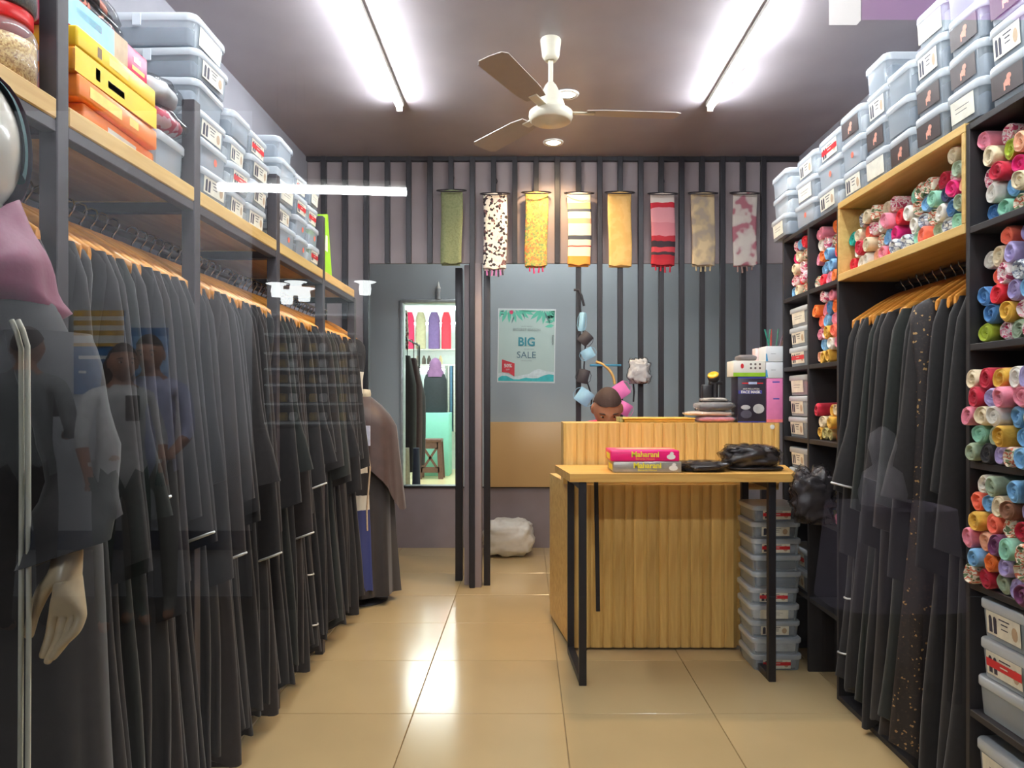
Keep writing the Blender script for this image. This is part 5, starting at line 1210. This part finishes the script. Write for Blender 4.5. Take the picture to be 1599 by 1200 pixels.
# ================================================================ MIRROR SCENE: shop added behind the opening in place of a mirror's reflection
NW = mat('mirror_scene_wall', (206, 216, 214), 0.7, 0, 0.03)
nx0, nx1, ny1, nz1 = -2.4, 0.3, 13.4, 3.2
nf = struct(MB().box((nx0, YB+0.1, -0.1), (nx1, ny1, 0)).build('floor_mirror_scene', mat('beyond_tile', (222, 204, 158), 0.2, 0, 0.04, 2)))
struct(MB().box((nx0, ny1, 0), (nx1, ny1+0.1, nz1)).build('wall_mirror_scene', NW))
struct(MB().box((nx0-0.1, YB+0.1, 0), (nx0, ny1, nz1)).build('wall_mirror_scene_side', NW))
struct(MB().box((nx1, YB+0.1, 0), (nx1+0.1, ny1, nz1)).build('wall_mirror_scene_side', NW))
struct(MB().box((nx0, YB+0.1, nz1), (nx1, ny1, nz1+0.1)).build('ceiling_mirror_scene', NW))
def B(px, py, y): return at(px, py, y)
NT = emit('beyond_tube_glow', (0.85, 1.0, 0.97), 30)
def lamp_bar(px0, px1, py, y, label, r=0.02):
    a, b_ = B(px0, py, y), B(px1, py, y)
    t = thing('tube_light', label, 'tube light', a.lerp(b_, 0.5), 0, 'tube lights in the mirror scene')
    MB().rbox((a.x, y-0.02, a.z+r), (b_.x, y+0.02, a.z+r+0.02), 0.003, 0, 1).build('batten', WHITE_P, t)
    MB().lathe([(r, a.x), (r, b_.x)], 10, (0, y, a.z), 0, axis='X').build('glass_tube', NT, t)
lamp_bar(560, 790, 481, 13.385, 'bright white tube light high on the wall of the mirror scene', 0.028)
lamp_bar(600, 780, 505, 13.385, 'white tube light behind the hanging scarves in the mirror scene', 0.016)
lamp_bar(600, 780, 577, 13.385, 'white shelf light under the shelf in the mirror scene', 0.016)
light('beyond_lamp', 'AREA', (-1.3, 11.0, 3.0), 80, (0.9, 1.0, 0.97), 1.2).data.size = 1.5  # added area light without a fixture, brightens the mirror scene
# scarves hanging in a row
for px, w, c, nm in ((640, 14, (206, 40, 84), 'pink-red'), (657, 16, (166, 160, 128), 'khaki'), (678, 18, (104, 82, 128), 'purple'), (697, 15, (226, 50, 66), 'bright red')):
    y = 12.6; a = B(px, 545, y); hh = 57/FPX*y; ww = w/FPX*y
    b = MB(); rings = []
    for i in range(9):
        u = i/8; k = 1.0 if u < 0.82 else 1.0-0.45*(u-0.82)/0.18
        rings.append([a+Vector((ww/2*k*math.copysign(abs(math.cos(q))**0.5, math.cos(q)), 0.05*math.sin(q), hh*u)) for q in (2*PI*j/20 for j in range(20))])
    tag(b.loft(rings, 0, True, True, True).build('hanging_scarf', mat('beyond_'+nm.replace(' ', '_'), c, 0.8, 0, 0.1, 20)), f'{nm} scarf hanging high in the mirror scene', 'scarf', 'scarves hanging in the mirror scene')
rl = thing('scarf_rail', 'thin pale rail for the scarves in the mirror scene', 'rail', (B(668, 488, 12.6).x, 12.6, B(668, 488, 12.6).z))
za = B(668, 488, 12.6).z+0.006
MB().tube([(B(625, 488, 12.6).x, 12.6, za), (B(715, 488, 12.6).x, 12.6, za)], 0.008, 6).build('rail_bar', WHITE_P, rl)
for px in (627, 713): MB().tube([(B(px, 488, 12.6).x, 12.6, za), (B(px, 488, 12.6).x, 12.6, nz1)], 0.006, 6).build('drop_rod', WHITE_P, rl)
# shelf with small goods
sh = thing('wall_shelf', 'white wall shelf with a lit edge in the mirror scene', 'shelf', B(660, 574, 13.15))
a, b_ = B(600, 572, 13.05), B(790, 568, 13.4)
MB().rbox((a.x, 13.0, a.z), (b_.x, 13.4, a.z+0.03), 0.004).build('shelf_board', WHITE_P, sh)
MB().rbox((a.x, 13.36, a.z+0.3), (b_.x, 13.4, a.z+0.33), 0.004).build('shelf_back_rail', WHITE_P, sh)
for px, c, nm in ((662, (110, 100, 90), 'taupe'), (670, (90, 84, 76), 'dark taupe'), (652, (200, 190, 170), 'ivory'), (688, (214, 196, 150), 'straw')):
    q = B(px, 570, 13.15); r = 0.035
    tag(MB().lathe([(r*0.8, 0), (r, 0.02), (r, 0.10), (r*0.5, 0.14), (r*0.45, 0.16)], 14, (q.x, 13.15, a.z+0.031)).build('cosmetic_jar', mat('beyond_'+nm.replace(' ', '_'), c, 0.4)), f'{nm} jar standing on the lit shelf in the mirror scene', 'jar')
# hanging clothes beneath the shelf at the far side
for i, px in enumerate((698, 702, 706, 711)):
    q = B(px, 582, 13.1)
    tag(MB().rbox((q.x-0.018, 12.9, q.z-1.05), (q.x+0.018, 13.3, a.z-0.001), 0.012).build('hanging_garment', mat(f'beyond_cloth_{i}', ((150, 160, 150), (196, 200, 190), (90, 130, 160), (206, 206, 200))[i], 0.8)), f'{("grey-green", "off-white", "blue", "pale grey")[i]} garment hung beneath the lit shelf of the mirror scene', 'garment')
# black dressed bust on a mint plinth, stool in front
q0, q1 = B(655, 736, 12.2), B(701, 645, 12.2)
MINT = mat('mint_paint', (128, 196, 178), 0.6, 0, 0.03)
tag(MB().rbox((q0.x, 12.2, 0), (q1.x, 12.7, q1.z), 0.006).build('plinth', MINT), 'mint green plinth under the black dressed bust in the mirror scene', 'plinth')
bu = thing('dressed_bust', 'bust in a black top and purple headscarf on the mint plinth', 'bust', ((q0.x+q1.x)/2-0.01, 12.45, q1.z+0.001))
cxp = 0
b = MB(); rings = []
for z, w, d in ((0, 0.20, 0.13), (0.1, 0.205, 0.13), (0.35, 0.20, 0.13), (0.55, 0.19, 0.12), (0.64, 0.16, 0.10), (0.69, 0.09, 0.08)):
    rings.append([Vector((w*math.cos(k*PI/14)*(1+0.02*math.sin(k)), d*math.sin(k*PI/14), z)) for k in range(28)])
b.loft(rings, 0, True, True, True).build('black_top', mat('beyond_black', (34, 40, 44), 0.8), bu, local=True)
b = MB(); rings = []
for z, w, d in ((0.60, 0.15, 0.125), (0.68, 0.14, 0.12), (0.76, 0.10, 0.11), (0.84, 0.095, 0.11), (0.90, 0.06, 0.07), (0.925, 0.01, 0.01)):
    rings.append([Vector((w*math.cos(k*PI/12)*(1+0.07*math.sin(3*k)), d*math.sin(k*PI/12), z)) for k in range(24)])
b.loft(rings, 0, True, False, True).build('purple_headscarf', mat('beyond_purple_cloth', (120, 84, 120), 0.8, 0, 0.1, 15), bu, local=True)
p0, p1 = B(651, 735, 11.7), B(692, 686, 11.7)
st = thing('plastic_stool', 'brown moulded stool with a cross cut-out before the mint plinth', 'stool', ((p0.x+p1.x)/2, 11.85, 0))
BRST = mat('brown_stool_plastic', (106, 76, 66), 0.45); w = (p1.x-p0.x)/2; hh = p1.z
b = MB(); b.rbox((-w*0.86, -0.15, hh-0.05), (w*0.86, 0.15, hh), 0.01); b.build('seat', BRST, st, local=True)
for sd in (-1, 1):
    for yy in (-0.14, 0.12):
        MB().prism([(sd*w*0.84, hh-0.04), (sd*w*0.50, hh-0.04), (sd*w*0.62, 0.0), (sd*w*1.0, 0.0)], yy, yy+0.02, 'Y').build('leg', BRST, st, local=True)
b = MB(); b.box((-w*0.7, -0.14, hh*0.16), (w*0.7, -0.125, hh*0.30)); b.box((-w*0.6, -0.14, hh*0.76), (w*0.6, -0.125, hh-0.04))
for sg in (-1, 1):
    b.prism([(-w*0.62*sg, hh*0.28), (-w*0.40*sg, hh*0.28), (w*0.62*sg, hh*0.78), (w*0.40*sg, hh*0.78)], -0.14, -0.125, 'Y')
b.build('cross_panel', BRST, st, local=True)
gr = thing('garment_stand', 'black standing rail just inside the mirror opening', 'clothes rail', (-1.38, 9.05, 0))
for yy in (8.35, 9.75): MB().tube([(-1.42, yy, 0.0), (-1.42, yy, 1.99)], 0.012, 8).build('post', BLACK_METAL, gr); MB().tube([(-1.62, yy, 0.012), (-1.3, yy, 0.012)], 0.012, 8).build('foot', BLACK_METAL, gr)
MB().tube([(-1.42, 8.35, 1.98), (-1.42, 9.75, 1.98)], 0.012, 8).build('rail', BLACK_METAL, gr)
# dark robes on a stand at the near side
for i, (px, c, nm, dd, top) in enumerate(((636, (46, 38, 40), 'black', 8.6, 556), (646, (74, 44, 46), 'maroon-brown', 9.0, 560), (652, (54, 44, 46), 'brown-black', 9.5, 585))):
    q = B(px, top, dd); b = MB(); rings = []
    for k in range(9):
        u = k/8; z = q.z*(1-u)+0.42*u; hw = 0.03+0.055*min(1, u*4)+0.03*u*(1-u)*2
        rings.append([Vector((q.x+hw*math.cos(a)*(1+0.08*math.sin(5*a)), dd+0.10*math.sin(a), z)) for a in (2*PI*j/20 for j in range(20))])
    b.tube([(q.x, dd, q.z-0.01), (q.x, dd, 1.92), ((q.x-1.42)/2, dd, 1.998), (-1.42, dd, 1.992)], 0.006, 6)
    tag(b.loft(rings, 0, True, True, True).build('robe', mat('beyond_robe_'+nm.replace('-', '_'), c, 0.8)), f'{nm} robe hanging just inside the mirror opening', 'robe', 'robes in the mirror scene')
for i, (px, c, nm, dd) in enumerate(((634, (206, 196, 176), 'cream barred', 8.3), (650, (52, 56, 84), 'navy', 8.4))):
    q = B(px, 700, dd); b = MB(); rings = []
    for k in range(6):
        u = k/5; rings.append([Vector((q.x+(0.035+0.02*u)*math.cos(a), dd+0.08*math.sin(a), q.z*(1-u)+0.02*u)) for a in (2*PI*j/16 for j in range(16))])
    tag(b.loft(rings, 0, True, True, True).build('skirt', mat('beyond_skirt_'+nm.replace(' ', '_'), c, 0.8)), f'{nm} skirt below the robes inside the mirror opening', 'skirt')
q = B(634, 520, 8.8)
tag(MB().loft([[q+Vector((0.03*k_*math.cos(a), 0.04*math.sin(a), z)) for a in (2*PI*j/14 for j in range(14))] for z, k_ in ((-0.2, 0.9), (0, 1.1), (0.15, 0.8), (0.27, 0.4))], 0, True, True, True).build('floral_cloth', pattern('beyond_floral', [(220, 214, 200), (220, 214, 200), (190, 120, 120), (60, 60, 60)], 'blotch', 30)), 'pale floral cloth hanging at the edge of the opening', 'cloth')
# pale pointed finial on the frame's head
q = B(685, 468, YB-0.02)
fi = thing('pointed_bottle', 'pale pointed bottle standing on the head of the opening frame', 'bottle', (q.x, YB-0.035, OZ1))
MB().lathe([(0.018, 0), (0.018, 0.085)], 16).build('bottle_body', FRM, fi, local=True)
MB().lathe([(0.019, 0.086), (0.019, 0.094), (0.015, 0.10), (0.003, 0.146), (0.001, 0.147)], 16).build('cap', WHITE_P, fi, local=True)

# ================================================================ THE CORRIDOR OUTSIDE, which the shop window mirrors
hx0, hx1, hy0, hz1 = -4.2, 4.2, -3.7, 3.1
HF = mat('corridor_floor_tile', (70, 66, 64), 0.4, 0, 0.06, 2); HWALL = mat('corridor_wall_pale', (196, 198, 204), 0.7, 0, 0.03); HDARK = mat('corridor_dark_front', (46, 42, 46), 0.7)
struct(MB().box((hx0, hy0, -0.1), (hx1, YF-0.06, -0.004)).build('floor_corridor', HF))
struct(MB().box((hx0, hy0, hz1), (hx1, YF-0.06, hz1+0.1)).build('ceiling_corridor', HDARK))
struct(MB().box((hx0-0.1, hy0, 0), (hx0, YF-0.06, hz1)).build('wall_corridor_end', HDARK))
struct(MB().box((hx1, hy0, 0), (hx1+0.1, YF-0.06, hz1)).build('wall_corridor_end', HDARK))
struct(MB().box((-1.75, hy0-0.1, 0), (hx1, hy0, hz1)).build('wall_corridor', HDARK))
struct(MB().box((hx0, hy0-0.1, 0), (-1.75, hy0, hz1)).build('wall_corridor_pale', HWALL))
struct(MB().box((hx0, hy0, 0.30), (-1.75, hy0+0.02, 0.42)).build('trim_1', mat('blue_trim', (50, 70, 100), 0.5)))
struct(MB().box((hx0, YF-0.05, 0), (XL-0.1, YF, hz1)).build('wall_shopfront', HDARK)); struct(MB().box((XR+0.1, YF-0.05, 0), (hx1, YF, hz1)).build('wall_shopfront', HDARK))
def rp(px, py, Y): return Vector(((px-CX)/FPX*(1-Y), Y, CAM_H-(py-CY)/FPX*(1-Y)))     # where a thing outside must stand to be mirrored there
def poster(px0, py0, px1, py1, m, label, strips=()):
    a, b_ = rp(px0, py1, hy0+0.012), rp(px1, py0, hy0+0.012)
    t = thing('wall_poster', label, 'poster', ((a.x+b_.x)/2, hy0+0.012, a.z))
    MB().box((a.x, hy0+0.002, a.z), (b_.x, hy0+0.012, b_.z)).build('sheet', m, t)
    for (u0, v0, u1, v1, mm) in strips:
        MB().box((a.x+(b_.x-a.x)*u0, hy0+0.012, a.z+(b_.z-a.z)*v0), (a.x+(b_.x-a.x)*u1, hy0+0.014, a.z+(b_.z-a.z)*v1)).build('printed_band', mm, t)
PBL = mat('poster_blue', (30, 110, 170), 0.5); PYE = mat('poster_yellow', (226, 170, 50), 0.5)
poster(115, 485, 194, 616, PBL, 'blue and yellow striped notice on the corridor wall', [(0, 0.93, 1, 1.0, PYE), (0, 0.82, 1, 0.88, PYE), (0, 0.70, 1, 0.76, PYE), (0, 0.57, 1, 0.61, PYE), (0, 0.88, 1, 0.93, PAPER), (0, 0.76, 1, 0.82, PAPER), (0, 0.61, 1, 0.70, PAPER), (0.1, 0.42, 0.7, 0.46, PAPER), (0.1, 0.25, 0.25, 0.28, PAPER)])
poster(205, 512, 262, 600, mat('poster_paleblue', (110, 160, 210), 0.5), 'pale blue notice on the corridor wall beside the striped one', [(0, 0.85, 1, 1, PBL), (0, 0.2, 1, 0.6, mat('poster_skyblue', (150, 190, 230), 0.5))])
# bright tubes of the corridor: one mirrored, the rest added unseen to brighten
HT = emit('corridor_tube_glow', (0.92, 0.97, 1.0), 90)
def ctube(a, b_, label, r=0.016, mm=None):
    a = Vector(a); b_ = Vector(b_); t = thing('tube_light', label, 'tube light', a.lerp(b_, 0.5), 0, 'tube lights in the corridor')
    MB().tube([a, b_], r, 10).build('glass_tube', mm or HT, t); MB().tube([a+Vector((0, 0, 0.04)), b_+Vector((0, 0, 0.04))], 0.02, 4).build('batten', WHITE_P, t)
ctube(rp(341, 292, -3.0), rp(634, 300, -3.0), 'single bright tube light mirrored in the shop window', 0.022)
for xx in (-3.9, -2.9): ctube((xx, -1.7, 3.02), (xx+0.9, -1.7, 3.02), f'added unseen tube light brightening the pale wall at {"its far end" if xx < -3 else "its near end"}', 0.03)  # added lamps, kept out of the reflection, to brighten the pale wall
ctube((-1.2, -1.0, 3.02), (1.2, -1.0, 3.02), 'long added tube light, unseen, filling the shop through its window', 0.03)  # added fill lamp out of view, lifts the shop's front faces through the glass
# lit sign board
a, b_ = rp(1352, 24, -1.5), rp(1599, -60, -1.5)
sg = thing('sign_board', 'purple lit sign board with a white square over the corridor', 'sign', ((a.x+b_.x)/2, -1.5, a.z))
MB().box((a.x, -1.53, a.z), (b_.x+0.3, -1.5, b_.z)).build('purple_face', emit('purple_lit_sign', (0.30, 0.06, 0.34), 4.0), sg)
c0, c1 = rp(1300, 32, -1.5), rp(1344, -20, -1.5)
MB().box((c0.x, -1.53, c0.z), (c1.x, -1.5, c1.z)).build('white_face', emit('white_lit_sign', (0.9, 0.9, 0.85), 6.0), sg)
# jewellery stand across the corridor
a, b_ = rp(412, 668, -3.45), rp(555, 428, -3.45)
js_ = thing('jewellery_stand', 'lit stand of small bangles and trays across the corridor', 'display stand', ((a.x+b_.x)/2, -3.5, 0))
MB().box((a.x-0.05, -3.66, 0), (b_.x+0.05, -3.64, b_.z)).build('back_panel', mat('stand_back', (110, 120, 124), 0.6), js_)
lv = [660, 630, 600, 575, 550, 520, 490]
for i, py in enumerate(lv):
    z = rp(480, py, -3.45).z
    MB().box((a.x, -3.64, z-0.012), (b_.x, -3.45, z)).build('glass_shelf', mat('pale_shelf', (196, 206, 210), 0.3), js_)
    if i < 5:
        b = MB()
        for k in range(9):
            xx = a.x+(b_.x-a.x)*(k+0.5)/9
            b.lathe([(0.026, -0.02), (0.028, 0), (0.026, 0.02)], 10, (xx, -3.53, z+0.034), k % 3, axis='X')
        o = b.build('bangles', [mat('bangle_bronze', (110, 86, 60), 0.3, 0.6), mat('bangle_gold', (206, 170, 90), 0.3, 0.7), mat('bangle_white', (220, 220, 220), 0.4)], js_); o['kind'] = 'stuff'
MB().box((a.x-0.05, -3.64, 0), (b_.x+0.05, -3.40, rp(480, 665, -3.45).z-0.02)).build('base_cabinet', HDARK, js_)
for k, (px, py) in enumerate(((433, 455), (462, 452), (475, 462), (448, 466), (570, 452))):
    q = rp(px, py, -3.0); t = thing('lamp', f'small white {("first", "second", "third", "fourth", "hanging")[k]} lamp over the jewellery stand', 'lamp', q)
    MB().lathe([(0.03, -0.03), (0.034, 0.0), (0.03, 0.03), (0.06, 0.04), (0.001, 0.045)], 14).build('lamp_body', emit('small_lamp_glow', (0.95, 1.0, 1.0), 8), t, local=True)
    MB().tube([(0, 0, 0.045), (0, 0, hz1-q.z)], 0.004, 5).build('cable', BLACK_METAL, t, local=True)
# covered table with a pale bust across the corridor
a, b_ = rp(1335, 960, -2.0), rp(1515, 800, -2.0)
ct = thing('covered_table', 'low table under a grey-violet cloth across the corridor', 'table', ((a.x+b_.x)/2, -2.2, 0))
b = MB(); rings = []
w = (b_.x-a.x)/2
for k in range(8):
    u = k/7; rings.append([Vector(((w+0.05*(1-u))*math.copysign(abs(math.cos(t_))**0.5, math.cos(t_))*(1+0.02*math.sin(9*t_)*(1-u)), 0.2*math.copysign(abs(math.sin(t_))**0.5, math.sin(t_)), a.z*(1-u)+b_.z*u)) for t_ in (2*PI*j/36 for j in range(36))])
b.loft(rings, 0, True, False, True).build('cloth', mat('violet_grey_cloth', (150, 140, 156), 0.8, 0, 0.1, 6), ct, local=True)
for sx_ in (-1, 1):
    for sy_ in (-1, 1): MB().box((sx_*w*0.85-0.02, sy_*0.15-0.02, 0), (sx_*w*0.85+0.02, sy_*0.15+0.02, a.z+0.05)).build('leg', BLACK_METAL, ct, local=True)
tag(MB().lathe([(0.09, 0), (0.10, 0.05), (0.08, 0.14), (0.04, 0.17), (0.045, 0.20), (0.06, 0.26), (0.05, 0.31), (0.01, 0.34)], 20, (rp(1415, 800, -2.0).x, -2.2, b_.z+0.001)).build('pale_bust', mat('bust_white', (214, 206, 214), 0.6)), 'pale headscarf bust on the covered corridor table', 'bust')
light('table_fill_spot', 'SPOT', (2.2, -1.2, 2.9), 220, (0.95, 0.92, 1.0), 0.08, (math.radians(-25), math.radians(-10), 0), spot_size=0.8, spot_blend=0.5)  # added spot without a fixture, makes the covered table show in the glass
# passers-by mirrored in the glass
def passer(X, Y, Hh, face, shirt, trou, label, hairc, arm=0.0, skirt=False, longhair=False):
    s = Hh/1.70; t = thing('person', label, 'person', (X, Y, 0), face)
    def J2(x, y, z, r): return (Vector((x*s, y*s, z*s)), tuple(q*s for q in r) if isinstance(r, tuple) else r*s)
    j = dict(pelvis=J2(0, 0, 0.92, (0.15, 0.10)), waist=J2(0, 0, 1.08, (0.13, 0.09)), chest=J2(0, 0, 1.28, (0.16, 0.10)), upper=J2(0, 0.01, 1.40, (0.11, 0.07)), neck=J2(0, 0.0, 1.47, 0.05), skull=J2(0, -0.02, 1.56, 0.055))
    l = [('pelvis', 'waist'), ('waist', 'chest'), ('chest', 'upper'), ('upper', 'neck'), ('neck', 'skull')]
    for sd, n in ((-1, 'l'), (1, 'r')):
        j['s'+n] = J2(sd*0.175, 0.01, 1.385, 0.055); j['e'+n] = J2(sd*0.22, -0.02-0.02*arm, 1.12, 0.042)
        j['w'+n] = J2(sd*(0.22-0.12*arm), -0.04-0.22*arm, 0.90+0.24*arm, 0.028); j['p'+n] = J2(sd*(0.21-0.13*arm), -0.06-0.27*arm, 0.84+0.33*arm, (0.036, 0.018))
        l += [('upper', 's'+n), ('s'+n, 'e'+n), ('e'+n, 'w'+n), ('w'+n, 'p'+n)]
        for f in range(5):
            o = (-0.03+0.015*f); j[f'f{n}{f}'] = J2(sd*(0.21-0.13*arm)+o, -0.075-0.30*arm, 0.80+0.37*arm, 0.009); j[f'g{n}{f}'] = J2(sd*(0.21-0.13*arm)+o*1.1, -0.085-0.30*arm, 0.765+0.43*arm-(0.0, 0.008, 0.01, 0.006, 0)[f], 0.007)
            l += [('p'+n, f'f{n}{f}'), (f'f{n}{f}', f'g{n}{f}')]
        j['h'+n] = J2(sd*0.09, 0, 0.86, 0.085); j['k'+n] = J2(sd*0.10, -0.01, 0.48, 0.058); j['a'+n] = J2(sd*0.10, 0.02, 0.09, 0.04); j['t'+n] = J2(sd*0.115, -0.12, 0.03, 0.032)
        l += [('pelvis', 'h'+n), ('h'+n, 'k'+n), ('k'+n, 'a'+n), ('a'+n, 't'+n)]
    me = skin_body('body', j, l, t, SKIN, sub=1); M = Matrix.Translation((0, -0.03*s, 1.585*s)) @ Matrix.Rotation(0.25*arm, 4, 'X')
    bm = bmesh.new(); bm.from_mesh(me); tmp = head_mb(0.96*s).xf(M).mesh('tmp', SKIN); bm.from_mesh(tmp); bm.to_mesh(me); bm.free(); bpy.data.meshes.remove(tmp)
    me.materials.clear()
    for m_ in (SKIN, shirt, trou): me.materials.append(m_)
    for p in me.polygons:
        z = p.center.z/s; ax = abs(p.center.x)/s
        p.use_smooth = True; p.material_index = 2 if z < 0.93 and ax < 0.20 and z > 0.07 else 1 if (z < 1.45 and z >= 0.93 and not (p.center.y/s < -0.10) and not (ax > 0.19 and z < 1.08)) else 0
    obj('body', me, t); hair_mb(0.965*s).xf(M).build('hair', hairc, t, local=True)
    if longhair: MB().loft([[Vector((w_*s*math.cos(a), (0.07+0.05*math.sin(a))*s, z*s)) for a in (2*PI*k/16 for k in range(16))] for z, w_ in ((1.66, 0.05), (1.58, 0.085), (1.40, 0.10), (1.22, 0.09), (1.15, 0.05))], 0, True, True, True).build('long_hair', hairc, t, local=True)
    if arm > 0.3: MB().rbox((-0.036*s, -0.40*s, 1.20*s), (0.036*s, -0.39*s, 1.34*s), 0.004).build('phone', BP, t, local=True)
    eyes(t, M, 0.96*s)
    return t
GSH = mat('grey_shirt', (130, 134, 136), 0.8); WSH = mat('white_top', (206, 206, 206), 0.8); LSH = mat('lilac_shirt', (176, 180, 214), 0.8); GRT = mat('grey_trousers', (128, 128, 122), 0.8); BLT = mat('black_trousers', (34, 32, 34), 0.8); GRE = mat('green_kameez', (40, 74, 66), 0.8)
passer(rp(40, 600, -2.9).x, -2.9, 1.64, -2.2+PI/2+0.4, GSH, BLT, 'person in a grey shirt looking at a phone in the corridor', HAIR, 0.8)
passer(rp(190, 600, -3.05).x, -3.05, 1.56, 2.4, WSH, GRE, 'person with long hair in a white top and green trousers in the corridor', HAIR, 0.2, longhair=True)
passer(rp(236, 600, -3.2).x, -3.2, 1.62, 2.9, LSH, GRT, 'person in a lilac shirt and grey trousers in the corridor', HAIR, 0.5)
